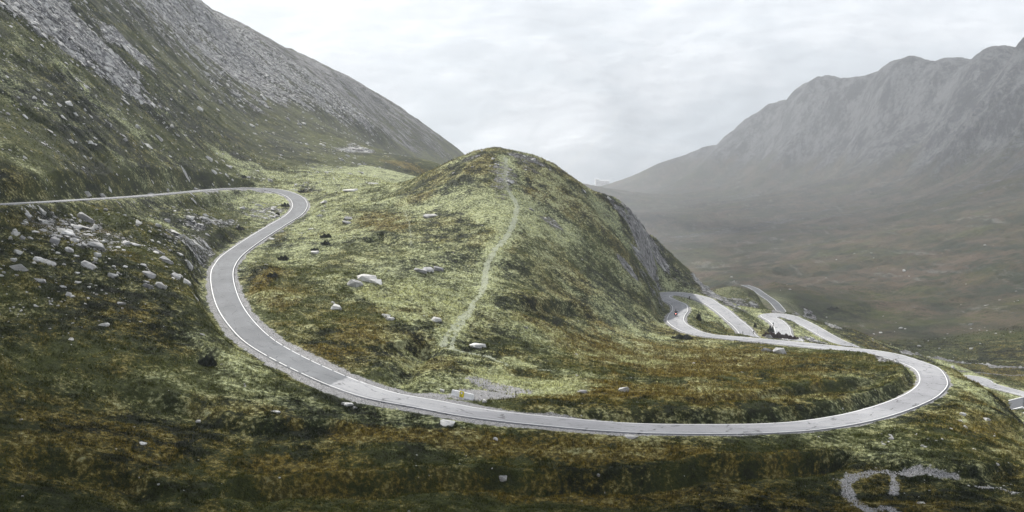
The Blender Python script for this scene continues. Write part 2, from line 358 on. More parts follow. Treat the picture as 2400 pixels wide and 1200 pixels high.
add(pale, [(1500,560,60,40,.7),(1420,500,60,30,.7),(860,425,230,40,.8),(1190,495,110,45,.95),(640,470,90,40,.8),(980,700,190,45,.8),(760,560,90,60,.6),(1190,500,80,40,.75),(1190,460,110,20,.6),(1170,480,60,60,.5),(1000,690,170,34,.75),(1100,660,90,45,.6),(960,740,70,14,.7),(1250,905,150,26,.95),(1160,880,80,22,.85),(1120,900,60,20,.8),(1350,880,90,14,.6),(560,850,110,50,.62),(480,800,60,30,.4),(690,840,50,22,.8),
    (740,520,60,40,.75),(800,470,120,20,.6),(700,600,70,40,.35),(830,560,60,30,.45),(620,500,70,28,.7),(560,470,80,14,.75),(850,410,160,28,.7),(620,410,130,18,.65),(1000,560,90,30,.4),(1200,410,40,40,.45),(1300,440,70,40,.45),(1400,520,60,30,.4),
    (560,620,40,90,.5),(1640,720,80,26,.95),(1700,690,80,20,.5),(1900,790,60,14,.8),(1760,730,60,20,.7),(2250,870,40,25,.8),(2290,915,35,25,.8),(2330,950,30,25,.8),(2300,960,80,10,.4),(1800,700,90,25,.5),(950,870,60,30,.45),(1500,560,60,16,.4),(1200,850,60,14,.6),
    (1300,460,50,20,.5),(700,780,60,26,.3),(1150,620,50,60,.5),(1180,760,60,16,.3),(420,500,60,20,.3)])
pale = np.maximum(pale, .6 * (1 - ss(1.2, 5.5, eR + WOB * 2)) * ss(-40, -60, -X * 0 - 50) * (Y < 400))
rock = np.zeros_like(Z)
# scree and slabs of the left mountain: streaks down the slope
st = fbm(X / 70, Y / 17, 5, 141, gain=.62)
st2 = fbm(X / 18, Y / 4.6, 4, 147, gain=.6)
hgt = ss(-6, 60, Z)
rock = np.maximum(rock, left_mtn * np.clip(.02 + .50 * ss(430, 640, Y) + .15 * ss(10, 90, Z) + st * .85 + st2 * .4, 0, 1))
rock = np.maximum(rock, lower_left * np.clip(-.02 + fbm(X / 22, Y / 14, 5, 143, gain=.6) * .75, 0, .75) * ss(150, 175, Y))
rock = np.maximum(rock, right_mtn * np.clip(.12 + .75 * cl + (gul - .35) * .7 + fbm(S_ / 60, V_ / 240, 4, 146) * .35, 0, 1))
rock = np.maximum(rock, kf * np.clip(.42 + fbm(X / 14, Y / 5, 5, 145, gain=.6) * .95, 0, 1))
add(rock, [(150,60,190,60,.95),(60,20,120,50,.95),(280,100,60,24,.9),(1180,352,30,8,.55),(1230,372,50,9,.65),(1100,372,30,8,.4),(1240,395,50,10,.4),(1540,600,30,14,.9),(1500,530,50,14,.9),(1460,500,50,12,.8),(1540,660,28,16,.85),(1470,625,28,12,.7),(1290,520,28,12,.55),
    (1650,668,50,12,.95),(1840,800,60,10,.7),(1720,700,60,12,.6),(1880,795,40,8,.8),(2110,860,26,30,.75),(1815,818,40,10,.4),(630,500,60,16,.5),(470,520,40,30,.55),(430,560,60,40,.55),(850,350,60,10,.8),(180,550,140,50,.5),(1010,335,50,20,.5)])
rock = rock * ss(.6, 2.5, eR)
gw_ = np.interp(X, [-70, -45, -30, 5, 25, 100], [.45, .9, 1.5, 1.0, .12, .12]); gw_ = np.where(Y > 215, np.where(X > 100, .05, .35), gw_)
grav = (1 - ss(gw_, gw_ * 1.6 + .5, eR + WOB * .9 + .35 * fbm(X / 2, Y / 2, 2, 151))) * (Y < 420)
add(grav, [(1130,925,80,14,1.),(1160,905,80,14,.8),(1060,945,60,8,1.),(1090,930,50,10,1.),(700,850,60,12,.8),(760,880,60,9,.9),(830,905,50,7,.9),(640,845,40,10,.75),(1010,925,60,5,.9),])
for q_, w_ in (([(2040,1198),(2005,1182),(1988,1155),(1980,1132),(2000,1118),(2040,1110),(2090,1108),(2150,1110)], .9), ([(2150,1108),(2200,1112),(2240,1120)], .6), ([(2090,1112),(2097,1135),(2094,1158)], .55), ([(2040,1198),(2070,1190),(2100,1200)], .9), ([(2290,1142),(2340,1145),(2380,1156)], .5)): path(grav, q_, w_, .72)
# footpaths
path(pale, [(1187,372),(1184,425),(1192,450),(1212,480),(1205,520),(1190,550),(1165,578),(1152,600),(1140,625),(1136,660),(1128,690),(1085,740),(1050,790)], 3.4, .8)
bare = np.zeros_like(Z)
path(grav, [(470,457),(520,450.5),(570,448.5),(620,450)], 2.4, .95)
path(bare, [(1187,372),(1186,400),(1184,425),(1192,450),(1212,480),(1205,520),(1190,550),(1165,578),(1152,600),(1140,625),(1136,660),(1128,690)], .85, .78)
path(bare, [(1128,690),(1105,720),(1085,740),(1062,765),(1046,790),(1040,812)], .55, .85)
path(bare, [(1108,722),(1092,748),(1072,775),(1062,800),(1058,818)], .5, .85)
path(bare, [(1045,818),(1100,828),(1150,838),(1190,856)], .6, .65)
path(bare, [(938,480),(958,520),(965,560),(960,580)], .4, .45)
path(bare, [(940,485),(990,500),(1050,470),(1120,460)], .35, .3)
path(bare, [(1250,865),(1300,870)], .5, .5)
# stream bed in the valley
path(rock, [(1800,745),(1900,735),(1960,770)], 3, .8)
path(rock, [(2120,828),(2200,838),(2260,852),(2330,860),(2420,862)], 2.2, .9)
path(rock, [(2150,850),(2240,868),(2300,875),(2420,878)], 1.5, .6)
dry = np.zeros_like(Z)     # reddish-brown heath of the valley
dry = np.clip(valley * (.62 + fbm(X / 120, Y / 90, 5, 161, gain=.6) * .9) * ss(0, 1, (Y - 330) / 120), 0, 1)
ma = np.stack([rock, ochre, pale, grav], -1).astype(np.float32); mb = np.stack([bare, dry, np.clip(left_mtn + lower_left, 0, 1) , right_mtn], -1).astype(np.float32)
ma = np.clip(ma, 0, 1); mb = np.clip(mb, 0, 1)

# ------------------------------------------------------------------ materials
def new_mat(name):
    m = bpy.data.materials.new(name); m.use_nodes = True; nt = m.node_tree; nt.nodes.clear(); return m, nt
class NB:
    def __init__(s, nt): s.nt = nt
    def n(s, t, **kw):
        nd = s.nt.nodes.new(t)
        for k, v in kw.items():
            if k.startswith('i_'): nd.inputs[k[2:]].default_value = v
            else: setattr(nd, k, v)
        return nd
    def l(s, a, b): s.nt.links.new(a, b)
    def set(s, sock, v):
        if isinstance(v, (int, float)): sock.default_value = v
        elif isinstance(v, (tuple, list)): sock.default_value = (*v, 1) if len(v) == 3 and sock.type == 'RGBA' else v
        else: s.l(v, sock)
    def math(s, op, a, b=None, c=None, clamp=False):
        nd = s.n('ShaderNodeMath', operation=op, use_clamp=clamp); s.set(nd.inputs[0], a)
        if b is not None: s.set(nd.inputs[1], b)
        if c is not None: s.set(nd.inputs[2], c)
        return nd.outputs[0]
    def mix(s, f, a, b, blend='MIX'):
        nd = s.n('ShaderNodeMix', data_type='RGBA', blend_type=blend, clamp_factor=True)
        s.set(nd.inputs[0], f); s.set(nd.inputs[6], a); s.set(nd.inputs[7], b); return nd.outputs[2]
    def noise(s, vec, scale, detail=4, rough=.55, dist=0):
        nd = s.n('ShaderNodeTexNoise', i_Scale=scale, i_Detail=detail, i_Roughness=rough, i_Distortion=dist); s.l(vec, nd.inputs['Vector']); return nd.outputs[0]
    def scl(s, vec, sc_):
        nd = s.n('ShaderNodeVectorMath', operation='MULTIPLY'); s.l(vec, nd.inputs[0]); nd.inputs[1].default_value = sc_; return nd.outputs[0]
    def step(s, v, a, b):
        nd = s.n('ShaderNodeMapRange', interpolation_type='SMOOTHSTEP', clamp=True); s.set(nd.inputs[0], v); s.set(nd.inputs[1], a); s.set(nd.inputs[2], b); return nd.outputs[0]
def ground_color(b, pos):
    a1 = b.n('ShaderNodeAttribute', attribute_name='ma'); a2 = b.n('ShaderNodeAttribute', attribute_name='mb')
    s1 = b.n('ShaderNodeSeparateColor'); b.l(a1.outputs['Color'], s1.inputs[0]); s2 = b.n('ShaderNodeSeparateColor'); b.l(a2.outputs['Color'], s2.inputs[0])
    rock, och, pal, gra = s1.outputs[0], s1.outputs[1], s1.outputs[2], a1.outputs['Alpha']
    bar, dry_, lef, rig = s2.outputs[0], s2.outputs[1], s2.outputs[2], a2.outputs['Alpha']
    nL = b.noise(pos, .035, 6, .6); nM = b.noise(pos, .25, 6, .62); nS = b.noise(pos, 1.6, 5, .65); nT = b.noise(pos, 7, 3, .6)
    streak = b.noise(b.scl(pos, (.10, .42, .12)), 1, 7, .68)
    fine = b.math('ADD', b.math('MULTIPLY', nS, .6), b.math('MULTIPLY', nT, .4))
    g = b.mix(b.step(nM, .35, .65), GREEN1, GREEN2)
    g = b.mix(b.step(nL, .4, .62), g, GREEN3)
    of = b.math('ADD', och, b.math('MULTIPLY', b.math('SUBTRACT', b.math('ADD', nM, fine), 1.0), 2.6))
    oc = b.mix(b.step(nS, .35, .7), OCHRE1, OCHRE2)
    g = b.mix(b.math('MULTIPLY', b.step(of, .10, .75), .94), g, oc)
    pf = b.math('ADD', pal, b.math('MULTIPLY', b.math('SUBTRACT', b.math('ADD', nM, nS), 1.0), 1.8))
    pc = b.mix(b.step(fine, .35, .65), PALE1, PALE2)
    g = b.mix(b.math('MULTIPLY', b.step(pf, .15, .95), .9), g, pc)
    nV = b.noise(b.scl(pos, (.035, .018, .02)), 1, 9, .68)
    dc = b.mix(b.step(b.math('ADD', b.math('MULTIPLY', nM, .35), b.math('MULTIPLY', nV, .65)), .42, .58), DRY1, DRY2)
    dc = b.mix(b.math('MULTIPLY', b.step(b.noise(b.scl(pos, (.06, .012, .02)), 1, 8, .7), .56, .66), .55), dc, (.17, .165, .15))
    g = b.mix(b.step(b.math('ADD', dry_, b.math('MULTIPLY', b.math('SUBTRACT', b.math('ADD', nM, nS), 1.0), 1.4)), .15, .75), g, dc)
    # value variation of the sward
    g = b.mix(1, g, b.n('ShaderNodeCombineColor').outputs[0], 'MIX') if False else g
    vv = b.math('MAXIMUM', b.math('MULTIPLY_ADD', b.math('ADD', b.math('MULTIPLY', fine, .7), b.math('MULTIPLY', nM, .3)), 4.4, -1.2), .2)
    cc = b.n('ShaderNodeCombineColor'); [b.l(vv, cc.inputs[k]) for k in range(3)]
    g = b.mix(1, g, cc.outputs[0], 'MULTIPLY')
    # rock
    st2 = b.noise(b.scl(pos, (.55, 1.9, .7)), 1, 6, .7)
    sA = b.math('ADD', b.math('MULTIPLY', streak, .45), b.math('MULTIPLY', st2, .55))
    r = b.mix(b.step(b.math('ADD', sA, b.math('MULTIPLY', b.math('SUBTRACT', nL, .5), .25)), .41, .56), ROCK1, ROCK2)
    r = b.mix(b.step(b.math('ADD', b.math('MULTIPLY', nT, .5), b.math('MULTIPLY', st2, .5)), .50, .60), r, ROCK3)
    rn = b.noise(b.scl(pos, (.030, .018, .006)), 1, 9, .74); rn2 = b.noise(b.scl(pos, (.12, .10, .05)), 1, 7, .75)
    rr = b.mix(b.step(b.math('ADD', b.math('MULTIPLY', rn, .6), b.math('MULTIPLY', rn2, .4)), .44, .57), (.016, .019, .025), (.135, .138, .145))
    r = b.mix(rig, r, rr)
    rf = b.math('ADD', rock, b.math('ADD', b.math('MULTIPLY', b.math('SUBTRACT', streak, .5), 1.8), b.math('MULTIPLY', b.math('SUBTRACT', fine, .5), 1.9)))
    rf = b.math('MULTIPLY', b.step(rf, .42, .66), b.step(rock, .02, .15))
    c = b.mix(rf, g, r)
    gv = b.mix(b.step(nT, .35, .65), GRAV1, GRAV2)
    gf = b.step(b.math('ADD', gra, b.math('MULTIPLY', b.math('SUBTRACT', fine, .5), 1.3)), .35, .65)
    c = b.mix(gf, c, gv)
    bf = b.step(b.math('ADD', bar, b.math('MULTIPLY', b.math('SUBTRACT', fine, .5), .9)), .3, .6)
    c = b.mix(b.math('MULTIPLY', bf, .8), c, BARE)
    return c, rf, gf, fine, nS, nT, streak
GREEN1 = (.008, .012, .003); GREEN2 = (.024, .033, .007); GREEN3 = (.052, .061, .014)
OCHRE1 = (.050, .042, .008); OCHRE2 = (.190, .140, .026); PALE1 = (.13, .145, .045); PALE2 = (.44, .47, .29)
DRY1 = (.090, .066, .046); DRY2 = (.022, .027, .016); ROCK1 = (.035, .035, .038); ROCK2 = (.24, .235, .24); ROCK3 = (.46, .45, .45)
GRAV1 = (.12, .118, .12); GRAV2 = (.42, .415, .42); BARE = (.34, .36, .27)
def mat_ground():
    m, nt = new_mat('ground'); b = NB(nt)
    geo = b.n('ShaderNodeNewGeometry'); pos = geo.outputs['Position']
    c, rf, gf, fine, nS, nT, streak = ground_color(b, pos)
    bs = b.n('ShaderNodeBsdfPrincipled', i_Roughness=.95); bs.inputs['Specular IOR Level'].default_value = .15
    b.l(c, bs.inputs['Base Color'])
    rb = b.noise(b.scl(pos, (.35, .9, .5)), 1, 8, .7)
    mr = b.n('ShaderNodeAttribute', attribute_name='mb').outputs['Alpha']; rbig = b.noise(b.scl(pos, (.05, .03, .012)), 1, 9, .74)
    h = b.math('ADD', b.math('MULTIPLY', fine, .5), b.math('MULTIPLY', b.math('MULTIPLY', rb, rf), 2.6))
    h = b.math('ADD', h, b.math('MULTIPLY', b.noise(pos, .12, 6, .65), 1.6))
    h = b.math('ADD', h, b.math('MULTIPLY', b.math('MULTIPLY', rbig, mr), 26.0))
    bp = b.n('ShaderNodeBump', i_Strength=.9, i_Distance=.9); b.l(h, bp.inputs['Height']); b.l(bp.outputs[0], bs.inputs['Normal'])
    o = b.n('ShaderNodeOutputMaterial'); b.l(bs.outputs[0], o.inputs['Surface']); return m
def mat_grass():
    m, nt = new_mat('grass_blades'); b = NB(nt)
    geo = b.n('ShaderNodeNewGeometry'); pos = geo.outputs['Position']
    c = ground_color(b, pos)[0]
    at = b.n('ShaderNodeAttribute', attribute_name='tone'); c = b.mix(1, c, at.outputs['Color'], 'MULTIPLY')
    d = b.n('ShaderNodeBsdfDiffuse'); t = b.n('ShaderNodeBsdfTranslucent'); b.l(c, d.inputs[0]); b.l(c, t.inputs[0])
    mx = b.n('ShaderNodeMixShader', i_Fac=.35); b.l(d.outputs[0], mx.inputs[1]); b.l(t.outputs[0], mx.inputs[2])
    o = b.n('ShaderNodeOutputMaterial'); b.l(mx.outputs[0], o.inputs['Surface']); return m
def mat_rock(name, lo, hi, lich=(.20, .19, .12)):
    m, nt = new_mat(name); b = NB(nt); geo = b.n('ShaderNodeNewGeometry'); pos = geo.outputs['Position']
    n1 = b.noise(pos, .9, 6, .65); n2 = b.noise(b.scl(pos, (1, 1, 5)), 1.2, 6, .7); n3 = b.noise(pos, 9, 3, .6)
    oi = b.n('ShaderNodeObjectInfo')
    c = b.mix(b.step(n1, .3, .68), lo, hi); c = b.mix(b.math('MULTIPLY', b.step(n2, .56, .7), .55), c, (.07, .07, .075))
    c = b.mix(b.math('MULTIPLY', b.step(n3, .58, .7), .35), c, lich)
    v = b.math('MULTIPLY_ADD', oi.outputs['Random'], .5, .75); cc = b.n('ShaderNodeCombineColor'); [b.l(v, cc.inputs[k]) for k in range(3)]
    c = b.mix(1, c, cc.outputs[0], 'MULTIPLY')
    bs = b.n('ShaderNodeBsdfPrincipled', i_Roughness=.85); bs.inputs['Specular IOR Level'].default_value = .3; b.l(c, bs.inputs['Base Color'])
    bp = b.n('ShaderNodeBump', i_Strength=.8, i_Distance=.25); b.l(b.math('ADD', n2, b.math('MULTIPLY', n3, .4)), bp.inputs['Height']); b.l(bp.outputs[0], bs.inputs['Normal'])
    o = b.n('ShaderNodeOutputMaterial'); b.l(bs.outputs[0], o.inputs['Surface']); return m
def mat_simple(name, col, rough=.7, var=.25, scale=3., metal=0, spec=.4, emit=None):
    m, nt = new_mat(name); b = NB(nt); tc = b.n('ShaderNodeNewGeometry')
    n1 = b.noise(tc.outputs['Position'], scale, 5, .6); v = b.math('MULTIPLY_ADD', n1, var * 2, 1 - var)
    cc = b.n('ShaderNodeCombineColor'); [b.l(v, cc.inputs[k]) for k in range(3)]
    c = b.mix(1, (*col, 1), cc.outputs[0], 'MULTIPLY')
    bs = b.n('ShaderNodeBsdfPrincipled', i_Roughness=rough, i_Metallic=metal); bs.inputs['Specular IOR Level'].default_value = spec; b.l(c, bs.inputs['Base Color'])
    if emit: bs.inputs['Emission Color'].default_value = (*emit[0], 1); bs.inputs['Emission Strength'].default_value = emit[1]
    o = b.n('ShaderNodeOutputMaterial'); b.l(bs.outputs[0], o.inputs['Surface']); return m
def mat_asphalt():
    m, nt = new_mat('asphalt'); b = NB(nt); geo = b.n('ShaderNodeNewGeometry'); pos = geo.outputs['Position']
    at = b.n('ShaderNodeAttribute', attribute_name='road'); sp = b.n('ShaderNodeSeparateColor'); b.l(at.outputs['Color'], sp.inputs[0])
    s, lat, old = sp.outputs[0], sp.outputs[1], sp.outputs[2]     # metres along / 100, -1..1 across, older surface
    n1 = b.noise(pos, .15, 5, .6); n2 = b.noise(pos, 6, 4, .7); n3 = b.noise(pos, .7, 5, .65)
    c = b.mix(b.step(n1, .3, .7), (.235, .238, .25), (.29, .292, .305))
    c2 = b.mix(b.step(n1, .3, .7), (.088, .094, .104), (.125, .132, .143))
    c = b.mix(old, c, c2)
    wheel = b.step(b.math('ABSOLUTE', b.math('SUBTRACT', b.math('ABSOLUTE', lat), .5)), .28, .05)
    c = b.mix(b.math('MULTIPLY', wheel, .5), c, (1.12, 1.12, 1.12), 'MULTIPLY')
    # tar seams and cracks
    sv = b.n('ShaderNodeCombineXYZ'); b.l(b.math('MULTIPLY', s, 22), sv.inputs[0]); b.l(b.math('MULTIPLY', lat, 1.7), sv.inputs[1])
    vo = b.n('ShaderNodeTexVoronoi', feature='DISTANCE_TO_EDGE', i_Scale=.55); 
    wv = b.n('ShaderNodeVectorMath', operation='ADD'); b.l(sv.outputs[0], wv.inputs[0])
    nn = b.n('ShaderNodeTexNoise', i_Scale=.8, i_Detail=4); b.l(sv.outputs[0], nn.inputs['Vector']); b.l(nn.outputs['Color'], wv.inputs[1]); b.l(wv.outputs[0], vo.inputs['Vector'])
    crack = b.math('MULTIPLY', b.step(vo.outputs['Distance'], .035, .008), b.step(n3, .46, .58))
    c = b.mix(b.math('MULTIPLY', crack, .85), c, (.05, .05, .055))
    mid = b.math('MULTIPLY', b.step(b.math('ABSOLUTE', b.math('ADD', lat, b.math('MULTIPLY_ADD', n3, .12, -.06))), .02, .0), b.step(n1, .45, .6))
    c = b.mix(b.math('MULTIPLY', mid, .35), c, (.08, .08, .085))
    vp = b.n('ShaderNodeTexVoronoi', i_Scale=.16, distance='CHEBYCHEV'); b.l(sv.outputs[0], vp.inputs['Vector']); vs_ = b.n('ShaderNodeSeparateColor'); b.l(vp.outputs['Color'], vs_.inputs[0])
    c = b.mix(b.math('MULTIPLY', b.step(vs_.outputs[0], .62, .64), 1.0), c, (.86, .86, .87), 'MULTIPLY')
    c = b.mix(b.math('MULTIPLY', b.step(vs_.outputs[1], .80, .82), 1.0), c, (1.12, 1.12, 1.11), 'MULTIPLY')
    skid = b.math('MULTIPLY', b.step(b.noise(sv.outputs[0], 1.3, 3, .6), .62, .72), b.step(b.math('ABSOLUTE', lat), .55, .2))
    c = b.mix(b.math('MULTIPLY', skid, .35), c, (.09, .09, .10))
    v = b.math('MULTIPLY_ADD', n2, .5, .75); cc = b.n('ShaderNodeCombineColor'); [b.l(v, cc.inputs[k]) for k in range(3)]
    c = b.mix(1, c, cc.outputs[0], 'MULTIPLY')
    bs = b.n('ShaderNodeBsdfPrincipled', i_Roughness=.8); bs.inputs['Specular IOR Level'].default_value = .35; b.l(c, bs.inputs['Base Color'])
    bp = b.n('ShaderNodeBump', i_Strength=.3, i_Distance=.02); b.l(n2, bp.inputs['Height']); b.l(bp.outputs[0], bs.inputs['Normal'])
    o = b.n('ShaderNodeOutputMaterial'); b.l(bs.outputs[0], o.inputs['Surface']); return m
M_ground = mat_ground(); M_grass = mat_grass(); M_asph = mat_asphalt()
M_rock = mat_rock('pale_rock', (.34, .335, .33), (.64, .63, .62)); M_rockd = mat_rock('grey_rock', (.16, .16, .165), (.36, .355, .35)); M_rockw = mat_rock('white_rock', (.38, .375, .36), (.60, .59, .57))
M_line = mat_simple('road_paint', (.72, .72, .72), .6, .15, 2.5)

# ------------------------------------------------------------------ terrain objects
idx = np.arange(NU * NW).reshape(NW, NU)
q = np.stack([idx[:-1, :-1], idx[:-1, 1:], idx[1:, 1:], idx[1:, :-1]], -1)
fx = X[:-1, :-1]; fy = Y[:-1, :-1]; fl = left_mtn[:-1, :-1]
knoll = (fy > 205) & (fy < 420) & (fx > np.interp(fy, [205, 260, 330, 420], [-18, -32, -42, -48])) & (fx < np.interp(fy, [205, 240, 275, 300, 345, 380, 420], [10, 30, 43, 44, 48, 62, 70]))
mtnL = (fl > .5) & (~knoll) & (fy < 3000) | ((fx < -45) & (fy >= 560) & (fy < 3000))
mtnR = (fy >= 900) & (fy < 4400) & ~mtnL
vall = ~mtnL & ~mtnR & ~knoll & ((fy > 430) | ((fy > 255) & (fx > 145)))
grd = ~mtnL & ~mtnR & ~knoll & ~vall
VV = np.stack([X, Y, Z], -1).reshape(-1, 3); MA = ma.reshape(-1, 4); MB = mb.reshape(-1, 4)
nrm_z = np.gradient(Z, axis=1), np.gradient(Z, axis=0)
for nm, msk in (('ground', grd), ('hill', knoll), ('mountain_slope', mtnL), ('valley', vall), ('mountain_ridge', mtnR)):
    f = q[msk]; us, inv = np.unique(f.ravel(), return_inverse=True)
    o = mesh_np(nm, VV[us], inv.reshape(-1, 4).astype(np.int32), M_ground); set_col(o.data, 'ma', MA[us]); set_col(o.data, 'mb', MB[us]); tag(o, kind='structure')

# ------------------------------------------------------------------ road ribbons
lat_joint = None
def ribbon(name, R, N, Wd, B, offs, dzz, mat, parent=None, skirt=0, sl=None, old=None, S=None):
    """offs: list of lateral positions as (fraction of half width, metres)"""
    i0, i1 = (0, len(R)) if sl is None else sl
    ks = np.arange(i0, i1); cols = []
    for fr, mt in offs:
        lt = fr * Wd[ks] + mt; z = R[ks, 2] + lt * B[ks] + dzz
        cols.append(np.stack([R[ks, 0] + N[ks, 0] * lt, R[ks, 1] + N[ks, 1] * lt, z], 1))
    if skirt:
        a = cols[0].copy(); a[:, 2] -= skirt; b_ = cols[-1].copy(); b_[:, 2] -= skirt; cols = [a] + cols + [b_]
    V = np.stack(cols, 1); nk, nc = V.shape[:2]
    id_ = np.arange(nk * nc).reshape(nk, nc)
    Fq = np.stack([id_[:-1, :-1], id_[1:, :-1], id_[1:, 1:], id_[:-1, 1:]], -1).reshape(-1, 4)
    o = mesh_np(name, V.reshape(-1, 3), Fq, mat, parent)
    if S is not None:
        la = [max(-1, min(1, fr)) for fr, _ in offs]; la = ([la[0]] + la + [la[-1]]) if skirt else la
        arr = np.zeros((nk, nc, 4), np.float32); arr[..., 0] = S[ks][:, None] / 100; arr[..., 1] = np.array(la)[None]; arr[..., 2] = old[ks][:, None] if old.ndim == 1 else old
        if old.ndim == 1 and not skirt == 0 and len(ks) > 50: # the joint runs askew across the road
            arr[..., 2] = (S[ks][:, None] - np.array(la)[None] * 1.2 < JOINT)
        arr[..., 3] = 1; set_col(o.data, 'road', arr.reshape(-1, 4))
    return o
jx = np.array(P(790, 893, 148)[:2]); JOINT = mainS[np.argmin(np.hypot(mainR[:, 0] - jx[0], mainR[:, 1] - jx[1]))] if len(mainS) else 0
mainS = mainS[:len(mainR)]
fr_ = [(-1, 0), (-.8, 0), (-.6, 0), (-.4, 0), (-.2, 0), (0, 0), (.2, 0), (.4, 0), (.6, 0), (.8, 0), (1, 0)]
road = ribbon('road', mainR, mainN, mainW, mainB, fr_, 0, M_asph, skirt=.35, S=mainS, old=(mainS < JOINT).astype(float)); tag(road, kind='structure')
LW = .15
def dashes(s0, s1, on, off_):
    out = []; s = s0
    while s < s1: out.append((int(s / STEP), min(int((s + on) / STEP) + 1, len(mainR)))); s += on + off_
    return out
def s_at(px, py, Yd):
    w = np.array(P(px, py, Yd)[:2]); return mainS[np.argmin(np.hypot(mainR[:, 0] - w[0], mainR[:, 1] - w[1]))]
sd0, sd1 = s_at(600, 790, 171), s_at(820, 903, 146)
for side in (-1, 1):
    # 'right' of travel: the loop side changes; the dashed stretch is on the meadow side (upper line)
    segs = [(0, int(sd0 / STEP))] + dashes(sd0 + .4, sd1, 2.7, .8) + [(int(sd1 / STEP) + 1, len(mainR))]
    if side == 1: segs = [(0, int((sd0 + 12) / STEP))] + dashes(sd0 + 12.5, sd1 - 8, 2.8, .7) + [(int((sd1 - 8) / STEP) + 1, len(mainR))]
    V = []; Fa = []; base = 0
    for a, b_ in segs:
        ks = np.arange(a, b_)
        if len(ks) < 2: continue
        c0 = side * (mainW[ks] - .16); c1 = side * (mainW[ks] - .16 - LW)
        pa = np.stack([mainR[ks, 0] + mainN[ks, 0] * c0, mainR[ks, 1] + mainN[ks, 1] * c0, mainR[ks, 2] + c0 * mainB[ks] + .006], 1)
        pb = np.stack([mainR[ks, 0] + mainN[ks, 0] * c1, mainR[ks, 1] + mainN[ks, 1] * c1, mainR[ks, 2] + c1 * mainB[ks] + .006], 1)
        V.append(np.stack([pa, pb], 1).reshape(-1, 3)); n_ = len(ks); i_ = base + np.arange(n_ - 1) * 2
        Fa.append(np.stack([i_, i_ + 2, i_ + 3, i_ + 1], 1)); base += 2 * n_
    mesh_np('edge_line', np.concatenate(V), np.concatenate(Fa), M_line, road)
froad = ribbon('road', farR, farN, farW, farB, fr_, 0, M_asph, skirt=.35, S=farS[:len(farR)], old=np.zeros(len(farR))); tag(froad, kind='structure')
for side in (-1, 1):
    ribbon('edge_line', farR, farN, farW, farB, [(side, -side * .3), (side, -side * .1)] , .006, M_line, froad)

# ------------------------------------------------------------------ far mountain in the mist
def far_mountain():
    nx, ny = 620, 220; x = np.linspace(-4200, 4200, nx); y = np.linspace(4200, 6900, ny); XX, YY = np.meshgrid(x, y)
    r = np.clip((YY - 4300) / 2500, 0, 1) ** .9 * (1330 + 170 * fbm(XX / 2300 + .3, YY / 9000, 3, 205) + 70 * np.abs(XX / 3000 - .1)) + fbm(XX / 900, YY / 900, 5, 201, gain=.5) * 70 * ss(4200, 4800, YY) - 235  # raised past the frame top to stand in for cloudy sky
    V = np.stack([XX, YY, r], -1).reshape(-1, 3); i = np.arange(nx * ny).reshape(ny, nx); Fq = np.stack([i[:-1, :-1], i[:-1, 1:], i[1:, 1:], i[1:, :-1]], -1).reshape(-1, 4)
    m, nt = new_mat('mist_mottled_slope'); b = NB(nt); geo = b.n('ShaderNodeNewGeometry'); pos = geo.outputs['Position']
    # pale landslide scar; mottled mist and clouds painted into the slope colour
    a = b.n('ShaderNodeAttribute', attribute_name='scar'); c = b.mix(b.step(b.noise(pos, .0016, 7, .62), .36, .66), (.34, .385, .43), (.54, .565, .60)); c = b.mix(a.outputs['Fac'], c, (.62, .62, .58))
    bs = b.n('ShaderNodeBsdfPrincipled', i_Roughness=1.); b.l(c, bs.inputs['Base Color']); o_ = b.n('ShaderNodeOutputMaterial'); b.l(bs.outputs[0], o_.inputs['Surface'])
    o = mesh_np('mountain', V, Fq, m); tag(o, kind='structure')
    u0 = XX / YY; d = np.full(XX.shape, 1e9)
    pts = []
    for px, py in [(1450, 262), (1432, 290), (1405, 315), (1385, 345), (1345, 382), (1325, 400)]:
        u, t = ray(px, py); ys = np.linspace(4250, 6850, 400); ix = np.clip(((u * ys) - x[0]) / (x[1] - x[0]), 0, nx - 1).astype(int); iy = np.clip((ys - y[0]) / (y[1] - y[0]), 0, ny - 1).astype(int)
        k_ = np.nonzero(r[iy, ix] > t * ys)[0]; yy = ys[k_[0]] if len(k_) else 5500; pts.append((u * yy, yy))
    pts = np.array(pts)
    for p_, q_ in zip(pts[:-1], pts[1:]):
        v = q_ - p_; t = np.clip(((XX - p_[0]) * v[0] + (YY - p_[1]) * v[1]) / (v @ v + 1e-9), 0, 1); d = np.minimum(d, np.hypot(XX - p_[0] - t * v[0], YY - p_[1] - t * v[1]))
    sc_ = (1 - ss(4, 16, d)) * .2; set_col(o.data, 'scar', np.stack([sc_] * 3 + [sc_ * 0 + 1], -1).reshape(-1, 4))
far_mountain()

